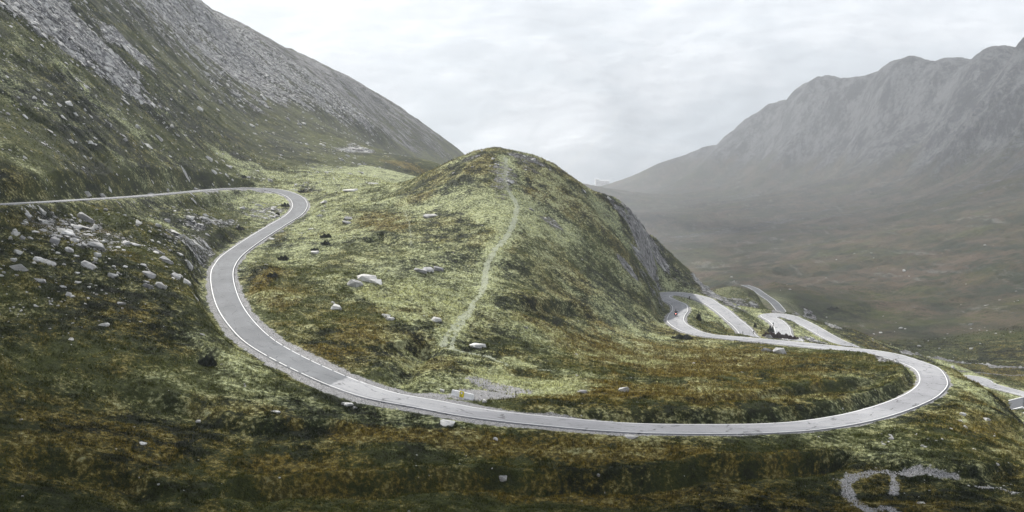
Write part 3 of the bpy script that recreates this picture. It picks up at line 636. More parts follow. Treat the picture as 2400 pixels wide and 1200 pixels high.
# ------------------------------------------------------------------ rocks
def rock_mesh(seed, sx, sy, sz, slab=False, n=15, mat=None):
    r = random.Random(seed); bm = bmesh.new()
    for _ in range(n):
        v = Vector((r.gauss(0, 1), r.gauss(0, 1), r.gauss(0, 1))).normalized()
        v = Vector([math.copysign(abs(c) ** (.55 if slab else .8), c) for c in v]); v *= r.uniform(.82, 1.05)
        bm.verts.new((v.x * .5, v.y * .5, v.z * .5))
    bmesh.ops.convex_hull(bm, input=bm.verts); 
    bmesh.ops.delete(bm, geom=[v for v in bm.verts if not v.link_faces], context='VERTS')
    bmesh.ops.triangulate(bm, faces=bm.faces[:])
    bmesh.ops.subdivide_edges(bm, edges=bm.edges[:], cuts=2, use_grid_fill=True)
    for v in bm.verts:
        nz = math.sin(v.co.z * 31 + seed) * .5 + math.sin(v.co.x * 23 + v.co.y * 17 + seed * 3) * .3
        v.co *= 1 + .035 * nz + r.uniform(-.012, .012)
    for v in bm.verts: v.co = Vector((v.co.x * sx, v.co.y * sy, v.co.z * sz))
    me = bpy.data.meshes.new('rock'); bm.normal_update(); bm.to_mesh(me); bm.free()
    if mat: me.materials.append(mat)
    return me
protos = [[rock_mesh(100 + i + 50 * j, 1, 1, 1, slab=(i % 2 == 0), mat=mt) for i in range(9)] for j, mt in enumerate((M_rock, M_rockd, M_rockw))]
# ground normal for tilting
def gnormal(x, y, e=1.5):
    zx = (bil(Z, x + e, y) - bil(Z, x - e, y)) / (2 * e); zy = (bil(Z, x, y + e) - bil(Z, x, y - e)) / (2 * e)
    return Vector((-float(zx), -float(zy), 1)).normalized()
def put_rock(px, py, wpx, hpx, label, name='boulder', cat='boulder', group=None, kind=0, tilt=0., depth=.75, world=None, sink=.38, rz=None, sizes=None, parts=None, proto=None):
    c = hit(px, py) if world is None else np.array([world[0], world[1], float(bil(Z, world[0], world[1]))])
    if sizes is None: w = wpx * c[1] / F; h = hpx * c[1] / F
    else: w, h = sizes
    me = protos[kind][rng.integers(9) if proto is None else proto]; o = bpy.data.objects.new(name, me); COL.objects.link(o)
    nn = gnormal(c[0], c[1]); nn = Vector((nn.x * .7, nn.y * .7, nn.z)).normalized()
    o.rotation_mode = 'QUATERNION'
    qz = Matrix.Rotation(rng.uniform(-.35, .35) if rz is None else rz, 4, 'Z'); ty = Matrix.Rotation(tilt, 4, 'Y')
    o.rotation_quaternion = (Vector((0, 0, 1)).rotation_difference(nn).to_matrix().to_4x4() @ qz @ ty).to_quaternion()
    o.scale = (w, w * depth, h * 1.35); o.location = (c[0], c[1] + .0, c[2] + h * (.5 - sink))
    tag(o, label, cat, group); return o
# --- rocks that can be told apart
G = 'scattered boulders'
B = [ # px, py(base), w, h, kind, tilt, label
 (862,655,62,15,2,.05,'large flat-topped white slab, topmost of the three slabs in the grassy hollow'),
 (831,668,44,17,2,.15,'rounded white boulder at the left foot of the three slabs in the hollow'),
 (880,663,46,15,2,-.05,'broad white slab with dark overhang, right of the three slabs in the hollow'),
 (985,637,34,10,1,.1,'broken grey rock at the left end of the low outcrop near the three slabs'),
 (1004,636,30,11,0,-.1,'pale jagged rock in the middle of the low outcrop near the three slabs'),
 (1028,634,26,9,1,.1,'grey stone at the right end of the low outcrop near the three slabs'),
 (1008,508,40,8,0,.05,'thin layered pale outcrop at the left foot of the knoll, beside the faint path'),
 (787,725,38,14,2,.1,'white wedge-shaped boulder with a small stone behind it, left part of the meadow'),
 (780,711,10,6,2,0,'small white stone just behind the wedge-shaped boulder'),
 (903,742,26,7,2,0,'flat white stone, upper of a close pair in the meadow'),
 (913,750,26,8,2,0,'flat white stone, lower of a close pair in the meadow'),
 (1022,754,32,13,2,0,'smooth white dome-shaped boulder left of the footpath'),
 (1121,815,44,15,2,0,'bright white whaleback boulder right of where the footpath ends'),
 (1798,825,32,14,1,.1,'low grey layered outcrop, left half, beside the road bend meadow'),
 (1828,829,38,20,1,-.1,'tall grey layered outcrop, right half, beside the road bend meadow'),
 (815,515,34,10,1,0,'dark-edged flat rock heap on the rise left of the hollow'),
 (812,524,24,9,1,0.2,'grey block below the flat rock heap on the rise'),
 (738,594,22,9,2,0,'white boulder with a dark shrub on top, below the upper bend'),
 (1366,921,30,9,1,0,'pale flat rock ringed by ochre grass in the loop meadow'),
 (1352,833,8,5,2,0,'tiny white stone at the back of the ochre meadow'),
 (1352,882,7,6,2,0,'tiny upright white stone in the green part of the loop meadow'),
 (1135,942,16,8,2,0,'small white rock in a dark hollow right of the concrete barrier'),
 (1036,919,14,9,2,.3,'small white rock at the gravel edge left of the concrete barrier'),
 (817,952,26,10,0,0,'rounded pale rock below the near road, larger of a cluster'),
 (805,948,14,8,0,0,'small pale rock at the left of the cluster below the near road'),
 (832,957,12,9,1,0,'small grey rock at the right of the cluster below the near road'),
 (1050,996,44,13,0,.1,'low pale slab in the bank just under the near road'),
 (484,850,16,12,0,.1,'pinkish pale rock wrapped in dark tussock grass left of the road'),
 (574,907,7,4,2,0,'small white stone, lower of two dots in the dark slope'),
 (573,902,7,4,2,0,'small white stone, upper of two dots in the dark slope'),
 (644,966,26,5,0,0,'flat pale slab lying flush in dark foreground grass'),
 (475,786,14,4,2,0,'thin white stone in the pale patch left of the road'),
 (520,855,8,4,2,0,'small white stone right of the dark tussock'),
 (464,990,14,9,0,.2,'grey stone alone in the dark lower-left meadow'),
 (335,1042,24,6,0,0,'flat pale stone in the ochre patch at lower left'),
 (1180,1129,24,9,0,.1,'pale stone under the dark bank at bottom centre'),
 (1402,1115,10,8,2,0,'white stone on the crest of the dark bottom bank'),
 (200,515,44,15,1,.35,'dark grey slanted slab with pale top, highest of the left rockfall'),
 (222,537,16,14,2,.5,'white upright stone tucked under the slanted dark slab'),
 (163,553,46,16,0,.1,'broad pale rock step in the middle of the left rockfall'),
 (228,582,56,20,0,.12,'largest pale overhanging slab of the left rockfall'),
 (175,568,26,14,0,0,'block of pale rock beside the broad rock step'),
 (128,568,28,16,1,0,'dark grey knobbly rock left of the broad rock step'),
 (162,590,24,12,0,.2,'pale triangular rock below the broad step'),
 (228,600,18,12,0,.2,'pale stone below the overhanging slab'),
 (224,612,14,8,2,0,'small white stone two below the overhanging slab'),
 (36,552,24,14,2,.2,'pinkish white boulder at far left, upper of its cluster'),
 (52,560,22,10,1,.2,'flat grey boulder beside the pinkish white one'),
 (24,562,14,10,2,0,'white angular boulder below the pinkish one'),
 (42,594,26,12,2,.2,'pair of white rocks standing close together at the left edge'),
 (92,612,34,9,0,.1,'elongated pale rock in the left slope'),
 (215,628,66,10,0,.45,'long thin rib of pale rock running downhill'),
 (112,620,42,8,0,.1,'flat pale rock rib left of the long thin rib'),
 (348,674,30,15,1,-.2,'brown-grey wedge rock, left of a touching pair near the bend'),
 (377,675,34,17,2,.35,'white wedge rock, right of a touching pair near the bend'),
 (412,650,26,11,0,.1,'pale layered rock just above the white wedge pair'),
 (437,664,28,10,2,.1,'white boulder nearest to the left road bend'),
 (350,648,40,13,1,.2,'grey half-buried rock above the touching pair'),
 (262,650,22,14,0,.4,'pale rock at the foot of the long thin rib'),
 (390,612,44,16,1,.15,'dark craggy rock above the left road bend'),
 (440,622,44,12,0,.15,'pale craggy shelf close to the road verge'),
 (98,497,22,9,2,.1,'white rock right beneath the upper road'),
 (205,458,22,14,0,.5,'pale leaning slab just above the upper road'),
 (240,462,18,11,0,.4,'pale leaning stone right of the slab above the upper road'),
 (820,449,40,7,2,0,'flat white rock on the pale saddle behind the upper bend'),
 (873,432,28,5,2,0,'thin white rock on the pale saddle, right of the flat one'),
 (618,232,24,7,0,.4,'pale slab jutting from the scree slope'),
 (675,281,16,7,1,.4,'dark-edged block in the upper scree'),
 (702,293,14,6,0,.4,'pale block right of the dark-edged scree block'),
 (835,352,44,9,1,.1,'dark ledge of rock at the scree foot'),
 (2313,984,22,7,0,.3,'thin pale ledge just under the ridge of the right spur'),
 (2257,974,20,9,2,.1,'white block on the right spur, upper of a stack'),
 (2252,988,18,7,2,0,'white block on the right spur, lower of a stack'),
 (2263,1002,14,6,2,.5,'white tilted stone under the stack on the right spur'),
 (2160,1180,26,7,2,0,'white arrow-shaped stone at the bottom right'),
 (2120,636,10,6,0,0,'lone pale boulder on the brown valley slope'),
]
for (px, py, w, h, kd, tl, lb) in B: put_rock(px, py, w, h, lb, kind=kd, tilt=tl, group=G)
def area(n_, box, wr, label, group, kinds=(0, 0, 1, 2), name='rock', cond=None, tilt=.2):
    k_ = 0; tries = 0
    while k_ < n_ and tries < n_ * 60:
        tries += 1
        px = rng.uniform(box[0], box[2]); py = rng.uniform(box[1], box[3]); c = hit(px, py)
        if float(bil(eR, c[0], c[1])) < 2.0: continue
        if cond is not None and not cond(px, py, c): continue
        w = wr[0] * (wr[1] / wr[0]) ** (rng.random() ** 1.8)
        put_rock(px, py, w, w * rng.uniform(.28, .55), label, name, 'rock', group, kind=int(rng.choice(kinds)), tilt=rng.uniform(0, tilt), depth=rng.uniform(.6, 1.2), world=c); k_ += 1
area(78, (0, 485, 480, 700), (7, 20), 'pale angular rock strewn on the steep grass below the upper road', 'rocks of the left rockfall', cond=lambda x, y, c: y > 480 + 0 * x and not (x > 430 and y > 600))
area(40, (0, 200, 640, 430), (7, 18), 'pale slanting rock on the mountainside above the upper road', 'rocks on the mountainside', tilt=.5)
area(24, (20, 700, 520, 1180), (3, 9), 'small white stone dotted in the dark lower-left grass', 'stones in the dark slope', kinds=(0, 2))
area(12, (560, 1000, 1850, 1190), (3, 7), 'tiny pale stone in the ochre grass at the bottom', 'stones in the foreground grass', kinds=(0, 2))
area(36, (2040, 960, 2390, 1170), (4, 12), 'small pale stone on the dark grassy spur at lower right', 'stones on the right spur', kinds=(0, 2, 2))
area(16, (2040, 770, 2390, 820), (5, 13), 'pale boulder on the far valley floor above the stream', 'boulders on the valley floor', kinds=(0, 2))
area(12, (1090, 352, 1290, 400), (6, 14), 'small broken rock on the top of the knoll', 'rocks on the knoll top')
print('rocks', sum(1 for o in bpy.data.objects if o.name.startswith(('rock', 'boulder'))))

# --- loose stones nobody could count
def hull(seed, n_=9):
    r = random.Random(seed); bm = bmesh.new()
    for _ in range(n_):
        v = Vector((r.gauss(0, 1), r.gauss(0, 1), r.gauss(0, 1))).normalized(); bm.verts.new(v * .5)
    bmesh.ops.convex_hull(bm, input=bm.verts); bmesh.ops.triangulate(bm, faces=bm.faces[:])
    bm.verts.index_update(); V = np.array([v.co[:] for v in bm.verts]); Fq = np.array([[v.index for v in f.verts] for f in bm.faces]); bm.free(); return V, Fq
hulls = [hull(i) for i in range(10)]
def scatter_stones(name, x, y, size, flat, mat, label=None, sink=.25):
    z = bil(Z, x, y); e = .8
    zx = (bil(Z, x + e, y) - z) / e; zy = (bil(Z, x, y + e) - z) / e
    Vs = []; Fs = []; base = 0
    hid_ = rng.integers(0, len(hulls), len(x))
    for h_ in range(len(hulls)):
        m_ = hid_ == h_; n_ = m_.sum()
        if not n_: continue
        V0, F0 = hulls[h_]; a = rng.uniform(0, 2 * math.pi, n_)[:, None]; el = rng.uniform(.6, 1.5, n_)[:, None]; s_ = size[m_][:, None]; fl_ = flat * rng.uniform(.6, 1.4, n_)[:, None]
        vx = V0[None, :, 0] * s_ * el; vy = V0[None, :, 1] * s_; vz = V0[None, :, 2] * s_ * fl_
        wx = vx * np.cos(a) - vy * np.sin(a); wy = vx * np.sin(a) + vy * np.cos(a)
        wz = vz + wx * zx[m_][:, None] * .8 + wy * zy[m_][:, None] * .8
        V = np.stack([wx + x[m_][:, None], wy + y[m_][:, None], wz + z[m_][:, None] + (s_ * fl_ * (.5 - sink))], -1)
        Vs.append(V.reshape(-1, 3)); k_ = np.arange(n_)[:, None, None] * len(V0) + F0[None] + base; Fs.append(k_.reshape(-1, 3)); base += n_ * len(V0)
    o = mesh_np(name, np.concatenate(Vs), np.concatenate(Fs), mat, smooth=False); tag(o, kind='stuff'); return o
def sample(n_, u0, u1, y0, y1):
    u = rng.uniform(u0, u1, n_); w = np.exp(rng.uniform(math.log(y0 + APEX), math.log(y1 + APEX), n_)); return u * w, w - APEX
x, y = sample(900000, -.60, .2, 90, 900)
lm = bil(np.maximum(left_mtn, lower_left), x, y); rk = bil(rock, x, y); e_ = bil(eR, x, y)
dens = lm * (.035 + 1.0 * ss(.2, .75, rk)); keep = (rng.random(len(x)) < dens * .40) & (e_ > 1.2)
x, y = x[keep], y[keep]; size = np.clip(.0016 * (y + 20) * (rng.pareto(2.3, len(x)) * .8 + .7), .15, 2.6)
hf = rng.random(len(x)) < .5
scatter_stones('loose_stones', x[hf], y[hf], size[hf], .42, M_rock); scatter_stones('pale_stones', x[~hf], y[~hf], size[~hf] * 1.1, .42, M_rockw); print('stones', len(x))
x, y = sample(420000, -.1, .56, 90, 900); rk = bil(rock, x, y); e_ = bil(eR, x, y)
keep = (rng.random(len(x)) < (.0015 + .5 * ss(.35, .85, rk)) * .5) & (e_ > 1.); x, y = x[keep], y[keep]
scatter_stones('rubble', x, y, np.clip(.0020 * (y + 20) * (rng.pareto(2.8, len(x)) * .8 + .6), .2, 2.4), .5, M_rock); print('rubble', len(x))
# gravel and stones by the road and in the scree patches
x, y = sample(620000, -.52, .52, 85, 330); gr = bil(grav, x, y); e_ = bil(eR, x, y)
keep = (rng.random(len(x)) < gr * np.where(y < 132, .26, .5)) & (e_ > .12); x, y = x[keep], y[keep]
big = (bil(np.where(Y < 130, 1., 0.), x, y) > .5)
scatter_stones('gravel', x, y, np.where(big, .24, .13) * np.clip(rng.pareto(3, len(x)) + .5, 0, 2.0) * (y / 140), .6, M_rockw); print('gravel', len(x))

# --- grass: blades over the near ground
def grass(n_, y0, y1, hs, ws, blades, name='grass'):
    x, y = sample(n_, -.55, .55, y0, y1)
    rk = bil(rock, x, y); gr = bil(grav, x, y); ba = bil(bare, x, y); e_ = bil(eR, x, y); lm = bil(left_mtn, x, y)
    keep = (rng.random(len(x)) > np.maximum.reduce([ss(.3, .8, rk), gr, ba * .9, lm * .3])) & (e_ > .25); x, y = x[keep], y[keep]; n_ = len(x); z = bil(Z, x, y)
    oc = bil(ochre, x, y); e_ = e_[keep]
    cl = ss(-.3, .4, fbm(x / 2.2, y / 2.2, 3, 301)) * 1.1 + .35
    h = hs * rng.uniform(.5, 1.3, n_) * (y / 150) ** .7 * cl * (1 + .35 * oc) * np.clip(e_ / 4, .35, 1)
    Vs = []; Ms = []
    tone = np.exp(rng.normal(0, .38, n_)).clip(.35, 2.4)
    for b_ in range(blades):
        a = rng.uniform(0, 2 * math.pi, n_); ln = rng.uniform(.1, .7, n_); off = rng.uniform(0, .14, n_) * (y / 120); w = ws * rng.uniform(.6, 1.4, n_) * (y / 150) ** .8
        bx = x + np.cos(a) * off; by = y + np.sin(a) * off; pxx = -np.sin(a) * w; pyy = np.cos(a) * w
        tx = bx + np.cos(a) * h * ln; ty = by + np.sin(a) * h * ln; hh = h * rng.uniform(.7, 1.1, n_)
        V = np.stack([np.stack([bx - pxx, by - pyy, z - .05], -1), np.stack([bx + pxx, by + pyy, z - .05], -1), np.stack([tx, ty, z + hh], -1)], 1)
        Vs.append(V); Ms.append(tone * rng.uniform(.85, 1.15, n_))
    V = np.concatenate(Vs).reshape(-1, 3); nt_ = len(V) // 3; Fq = np.arange(nt_ * 3).reshape(-1, 3)
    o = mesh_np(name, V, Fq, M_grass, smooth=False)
    def at(A_): return np.repeat(np.tile(bil(A_, x, y), blades), 3)
    set_col(o.data, 'ma', np.stack([at(rock) * .3, at(ochre), at(pale), at(grav) * 0], -1)); set_col(o.data, 'mb', np.stack([at(bare) * 0, at(dry), at(left_mtn), at(right_mtn)], -1))
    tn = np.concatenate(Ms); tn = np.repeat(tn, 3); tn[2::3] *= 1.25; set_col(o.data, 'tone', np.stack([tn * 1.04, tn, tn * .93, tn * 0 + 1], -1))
    tag(o, kind='stuff'); return n_
print('tufts', grass(560000, 80, 230, .25, .042, 3), grass(240000, 230, 430, .19, .05, 2, 'meadow_grass'))

# --- shrubs
M_shrub = mat_simple('shrub_leaves', (.028, .034, .020), .9, .5, 2.); M_shrubr = mat_simple('heather_leaves', (.055, .030, .032), .9, .5, 2.); M_twig = mat_simple('twigs', (.05, .035, .025), .9, .3, 5.)
def shrub(px, py, wpx, hpx, label, name='shrub', mat=None, n_=1500, up_=.5, group='dark shrubs on the slopes'):
    c = hit(px, py); w = wpx * c[1] / F; h = hpx * c[1] / F; e = empty(name, (c[0], c[1], c[2]))
    tag(e, label, 'shrub', group)
    ph = rng.uniform(0, 2 * math.pi, n_); r = rng.random(n_) ** .5; lump = 1 + .25 * np.sin(ph * 3 + px) + .18 * np.sin(ph * 5 + py)
    x_ = np.cos(ph) * r * w / 2 * lump; y_ = np.sin(ph) * r * w * .32 * lump; zt = h * np.sqrt(np.clip(1 - r ** 2, .05, 1)) * (.65 + .35 * np.sin(x_ / w * 14 + px) * .8); z_ = zt * rng.uniform(.15, 1.05, n_)
    s = rng.uniform(.05, .13, n_) * h ** .5 * 1.5; a = rng.uniform(0, 2 * math.pi, n_); ux = np.cos(a) * s; uy = np.sin(a) * s
    V = np.stack([np.stack([x_ - ux, y_ - uy, z_], -1), np.stack([x_ + ux, y_ + uy, z_ + rng.uniform(-.1, .1, n_)], -1), np.stack([x_ + uy * .5 + rng.normal(0, .05, n_), y_ - ux * .5, z_ + s * (1.4 + up_ * 2)], -1)], 1).reshape(-1, 3)
    o = mesh_np('foliage', V, np.arange(len(V)).reshape(-1, 3), mat or M_shrub, e, False)
    nb = 14; ph = rng.uniform(0, 2 * math.pi, nb); rr = rng.uniform(.2, .8, nb); Vb = []; Fb = []
    for i in range(nb):
        tx, ty, tz = math.cos(ph[i]) * rr[i] * w / 2, math.sin(ph[i]) * rr[i] * w * .3, h * .8 * math.sqrt(1 - rr[i] ** 2); q_ = .03
        b0 = len(Vb); Vb += [(-q_, 0, -.2), (q_, 0, -.2), (0, q_, -.2), (tx, ty, tz)]; Fb += [(b0, b0 + 1, b0 + 3), (b0 + 1, b0 + 2, b0 + 3), (b0 + 2, b0, b0 + 3)]
    mesh_np('stem', np.array(Vb), np.array(Fb), M_twig, e, False); return e
shrub(1600, 794, 44, 10, 'low dark green shrub on the verge inside the road, below the motorcycle')
shrub(668, 485, 16, 9, 'dark round shrub just inside the upper road bend')
shrub(651, 504, 8, 6, 'tiny dark shrub below the round one inside the upper bend')
shrub(708, 451, 14, 6, 'dark shrub outside the top of the upper bend')
shrub(571, 418, 12, 7, 'dark shrub above the upper road on the pale slope')
shrub(560, 540, 18, 10, 'dark shrub above the verge in the rocky slope, nearest the S-bend')
shrub(765, 557, 22, 9, 'dark shrub on the hollow side, upper of two'); shrub(764, 574, 18, 8, 'dark shrub on the hollow side, lower of two')
shrub(737, 588, 16, 6, 'dark flat shrub behind the white boulder on the hollow side')
shrub(665, 610, 22, 11, 'dark shrub at the foot of the bank right of the road'); shrub(640, 650, 24, 9, 'wide dark shrub lower on the bank right of the road')
shrub(634, 930, 1, 1, 'x') if False else None
shrub(487, 858, 34, 17, 'dark spiky tussock standing around the pinkish rock', 'tussock', n_=1100, up_=1.6, group='spiky tussocks')
shrub(1638, 752, 9, 16, 'narrow upright bush inside the hairpin near the motorcycle')
shrub(1806, 779, 14, 14, 'dark clump on the bank beside the lower hairpin')
shrub(1770, 768, 6, 10, 'thin dark bush by the descending road leg')
for i, (px, w, h, lb) in enumerate([(1803, 26, 12, 'reddish dark heather clump behind the road, leftmost of the row'), (1822, 28, 12, 'reddish dark heather clump behind the road, left of the middle'), (1842, 26, 11, 'reddish dark heather clump behind the road, right of the middle'), (1860, 20, 8, 'reddish dark heather clump behind the road, rightmost of the row')]):
    shrub(px, 791 + i * 2.2, w, h, lb, 'heather', M_shrubr, 1300, 1.2, 'row of heather clumps by the road')
shrub(1950, 725, 26, 6, 'dark flat shrub far out on the valley slope')
shrub(1895, 741, 14, 6, 'dark shrub by the stream in the valley')

# ------------------------------------------------------------------ made things
def box_bm(bm, c, s, rot=None):
    r = bmesh.ops.create_cube(bm, size=1); vs = r['verts']
    for v in vs:
        v.co = Vector((v.co.x * s[0], v.co.y * s[1], v.co.z * s[2]))
        if rot is not None: v.co = rot @ v.co
        v.co += Vector(c)
    return vs
def tube_bm(bm, a, b_, r0, r1=None, seg=10):
    a, b_ = Vector(a), Vector(b_); r1 = r0 if r1 is None else r1; d = b_ - a
    r = bmesh.ops.create_cone(bm, cap_ends=True, segments=seg, radius1=r0, radius2=r1, depth=d.length)
    bmesh.ops.transform(bm, matrix=Matrix.Translation((a + b_) / 2) @ Vector((0, 0, 1)).rotation_difference(d).to_matrix().to_4x4(), verts=r['verts'])
def bobj(name, bm, mat, parent=None, bev=0, smooth=False):
    if bev: bmesh.ops.bevel(bm, geom=bm.edges[:], offset=bev, segments=2, affect='EDGES', clamp_overlap=True)
    bm.normal_update(); me = bpy.data.meshes.new(name); bm.to_mesh(me); bm.free(); return link(name, me, mat, parent, smooth)
def lathe_ring(bm, R_, r_, seg=28, ms=8, axis='X'):
    vs = [[bm.verts.new(((r_ * math.sin(2 * math.pi * j / ms)) * 1.0, (R_ + r_ * math.cos(2 * math.pi * j / ms)) * math.cos(2 * math.pi * i / seg), (R_ + r_ * math.cos(2 * math.pi * j / ms)) * math.sin(2 * math.pi * i / seg))) for j in range(ms)] for i in range(seg)]
    for i in range(seg):
        for j in range(ms): bm.faces.new((vs[i][j], vs[(i + 1) % seg][j], vs[(i + 1) % seg][(j + 1) % ms], vs[i][(j + 1) % ms]))
M_conc = mat_simple('concrete', (.80, .80, .81), .85, .18, 4.); M_yel = mat_simple('yellow_sheet', (.92, .76, .03), .55, .06, 4.); M_blk = mat_simple('black_paint', (.02, .02, .02), .5, .1, 4.); M_wht = mat_simple('white_paint', (.85, .85, .85), .5, .05, 4.)
M_post = mat_simple('dark_post', (.06, .045, .035), .8, .3, 4.)
# concrete barrier with its yellow notice
pa = hit(1059, 926.5); pb = hit(1109, 937.5); mid = (pa + pb) / 2; L_ = float(np.linalg.norm(pb[:2] - pa[:2])); ang = math.atan2(pb[1] - pa[1], pb[0] - pa[0])
e = empty('concrete_barrier', (mid[0], mid[1], mid[2] - .05), ang); e.rotation_euler = (0, -math.atan2(pb[2] - pa[2], L_), ang); tag(e, 'white concrete road barrier with a yellow notice on its face, on the gravel pull-in', 'barrier')
HB = .88
bm = bmesh.new(); pr = [(-.31, 0), (-.31, .08), (-.20, .30), (-.12, HB), (.12, HB), (.20, .30), (.31, .08), (.31, 0)]
vs = [[bm.verts.new((sx * L_ / 2, y_, z_)) for y_, z_ in pr] for sx in (-1, 1)]
for j in range(8): bm.faces.new((vs[0][j], vs[0][(j + 1) % 8], vs[1][(j + 1) % 8], vs[1][j]))
bm.faces.new(vs[0][::-1]); bm.faces.new(vs[1]); bmesh.ops.recalc_face_normals(bm, faces=bm.faces[:]); bobj('barrier_body', bm, M_conc, e, .025)
tl = math.atan2(.08, .58); yo = -.335
bm = bmesh.new(); box_bm(bm, (.02, 0, .02), (.74, .03, 1.0)); nt_ = bobj('notice_board', bm, M_yel, e, .006); nt_.location = (-.05, yo + .10, .50); nt_.rotation_euler = (-.10, 0, 0)
def disc(name, r0, r1, yoff, c, mat, seg=32):
    bm = bmesh.new()
    if r0 > 0:
        a_ = [bm.verts.new((c[0] + r1 * math.cos(2 * math.pi * i / seg), yoff, c[1] + r1 * math.sin(2 * math.pi * i / seg))) for i in range(seg)]; b_ = [bm.verts.new((c[0] + r0 * math.cos(2 * math.pi * i / seg), yoff, c[1] + r0 * math.sin(2 * math.pi * i / seg))) for i in range(seg)]
        for i in range(seg): bm.faces.new((a_[i], a_[(i + 1) % seg], b_[(i + 1) % seg], b_[i]))
    else: bm.faces.new([bm.verts.new((c[0] + r1 * math.cos(2 * math.pi * i / seg), yoff, c[1] + r1 * math.sin(2 * math.pi * i / seg))) for i in range(seg)])
    return bobj(name, bm, mat, nt_)
disc('emblem_disc', 0, .155, -.019, (-.02, .24), M_wht); disc('emblem_ring', .155, .21, -.021, (-.02, .24), M_blk)
bm = bmesh.new()
for zz, ww, xx in ((-.10, .40, -.08), (-.22, .50, -.03), (-.36, .46, .03)): box_bm(bm, (xx, -.018, zz), (ww, .006, .045), Matrix.Rotation(.12, 3, 'Y'))
box_bm(bm, (.34, -.018, .1), (.04, .006, .7)); bobj('notice_stripes', bm, M_blk, nt_)
# marker posts
def post(px, py, hpx, wpx, label, name='marker_post', cap=True, lean=0.):
    c = hit(px, py); h = hpx * c[1] / F; r_ = wpx * c[1] / F / 2; e = empty(name, (c[0], c[1], c[2])); e.rotation_euler = (0, lean, rng.uniform(0, 3)); tag(e, label, 'post', 'marker posts beside the road')
    bm = bmesh.new(); tube_bm(bm, (0, 0, -.3), (0, 0, h), r_, r_ * .85, 8); bobj('pole', bm, M_post, e)
    bm = bmesh.new(); tube_bm(bm, (0, 0, h * .72), (0, 0, h * 1.0 + .01), r_ * 1.7, r_ * 1.5, 8); bobj('reflector_band', bm, M_blk, e)
post(1209, 932, 16, 1.6, 'thin dark post standing in the loop meadow near the near road')
post(1616, 702, 7, 2.4, 'short dark post on the inner edge of the hairpin beyond the motorcycle')
post(1861, 771, 9, 1.8, 'dark post on the inner edge of the lower hairpin')
post(1812, 768, 12, 1.6, 'dark post on the bank beside the lower hairpin leg')
post(1741, 785, 8, 1.3, 'thin post at the left of the pair behind the road', lean=.05)
post(1766, 785, 9, 1.3, 'thin post at the right of the pair behind the road', lean=-.05)
post(987, 795, 12, .8, 'very thin pale pole standing on the gully edge left of the footpath')
# hut at the lower right
M_roof = mat_simple('roof_sheet', (.17, .145, .165), .6, .2, 6.); M_fasc = mat_simple('fascia', (.82, .82, .84), .6, .05); M_wood = mat_simple('brown_boards', (.14, .07, .05), .8, .3, 5.); M_hwall = mat_simple('hut_wall', (.55, .57, .60), .8, .1); M_droof = mat_simple('dark_roof', (.05, .055, .065), .7, .2)
def gable(name, c, L, Wd, H, rise, rz, label, roofm, wallm, over=.7):
    e = empty(name, c, rz); tag(e, label, 'hut')
    bm = bmesh.new(); a = [(-L / 2, -Wd / 2, -2.5), (L / 2, -Wd / 2, -2.5), (L / 2, Wd / 2, -2.5), (-L / 2, Wd / 2, -2.5), (-L / 2, -Wd / 2, H), (L / 2, -Wd / 2, H), (L / 2, Wd / 2, H), (-L / 2, Wd / 2, H), (-L / 2, 0, H + rise), (L / 2, 0, H + rise)]
    v = [bm.verts.new(p_) for p_ in a]
    for f in ((0, 1, 5, 4), (2, 3, 7, 6), (0, 4, 8, 7, 3), (1, 2, 6, 9, 5), (4, 5, 9, 8), (6, 7, 8, 9)): bm.faces.new([v[i] for i in f])
    bobj('wall', bm, wallm, e)
    for s in (-1, 1):
        n_ = 44; bm = bmesh.new(); sl = rise / (Wd / 2); y1 = s * (Wd / 2 + over); z1 = H - over * sl; g_ = []
        for i in range(n_ + 1):
            x_ = -L / 2 - over + (L + 2 * over) * i / n_; b_ = .05 if i % 2 else 0
            g_.append((bm.verts.new((x_, 0, H + rise + .14 + b_)), bm.verts.new((x_, y1, z1 + .14 + b_)), bm.verts.new((x_, y1, z1 + .02)), bm.verts.new((x_, 0, H + rise + .03))))
        for i in range(n_):
            for j in range(4): bm.faces.new((g_[i][j], g_[i + 1][j], g_[i + 1][(j + 1) % 4], g_[i][(j + 1) % 4]))
        bobj('roof', bm, roofm, e)
    for sx in (-1, 1):
        bm = bmesh.new()
        for s in (-1, 1):
            xx = sx * (L / 2 + over + .05); q_ = [(xx, 0, H + rise + .28), (xx, s * (Wd / 2 + over), H - over * rise / (Wd / 2) + .28), (xx, s * (Wd / 2 + over), H - over * rise / (Wd / 2) - .12), (xx, 0, H + rise - .12)]
            f1 = [bm.verts.new(p_) for p_ in q_]; f2 = [bm.verts.new((p_[0] - sx * .55, p_[1], p_[2] + .012)) for p_ in q_]
            bm.faces.new(f1); bm.faces.new(f2[::-1])
            for i in range(4): bm.faces.new((f1[i], f1[(i + 1) % 4], f2[(i + 1) % 4], f2[i]))
        bmesh.ops.recalc_face_normals(bm, faces=bm.faces[:]); bobj('fascia', bm, M_fasc, e)
    bm = bmesh.new(); box_bm(bm, (0, -Wd / 2 - .06, 1.0), (.95, .1, 2.0)); bobj('door', bm, M_wood, e)
    for x_ in (-L * .3, L * .3):
        bm = bmesh.new(); box_bm(bm, (x_, -Wd / 2 - .05, 1.3), (1.0, .08, .9)); w_ = bobj('window', bm, M_fasc, e)
        bm = bmesh.new(); box_bm(bm, (x_, -Wd / 2 - .075, 1.3), (.8, .06, .7)); bobj('pane', bm, M_blk, w_)
    return e
hp = P(2398, 985, 262)
gable('hut', (hp[0] + 2.5, hp[1], hp[2] - 3.2), 11, 8.5, 2.6, 1.5, math.radians(62), 'hut with purple-grey sheet roof and white fascia behind the right spur', M_roof, M_wood)
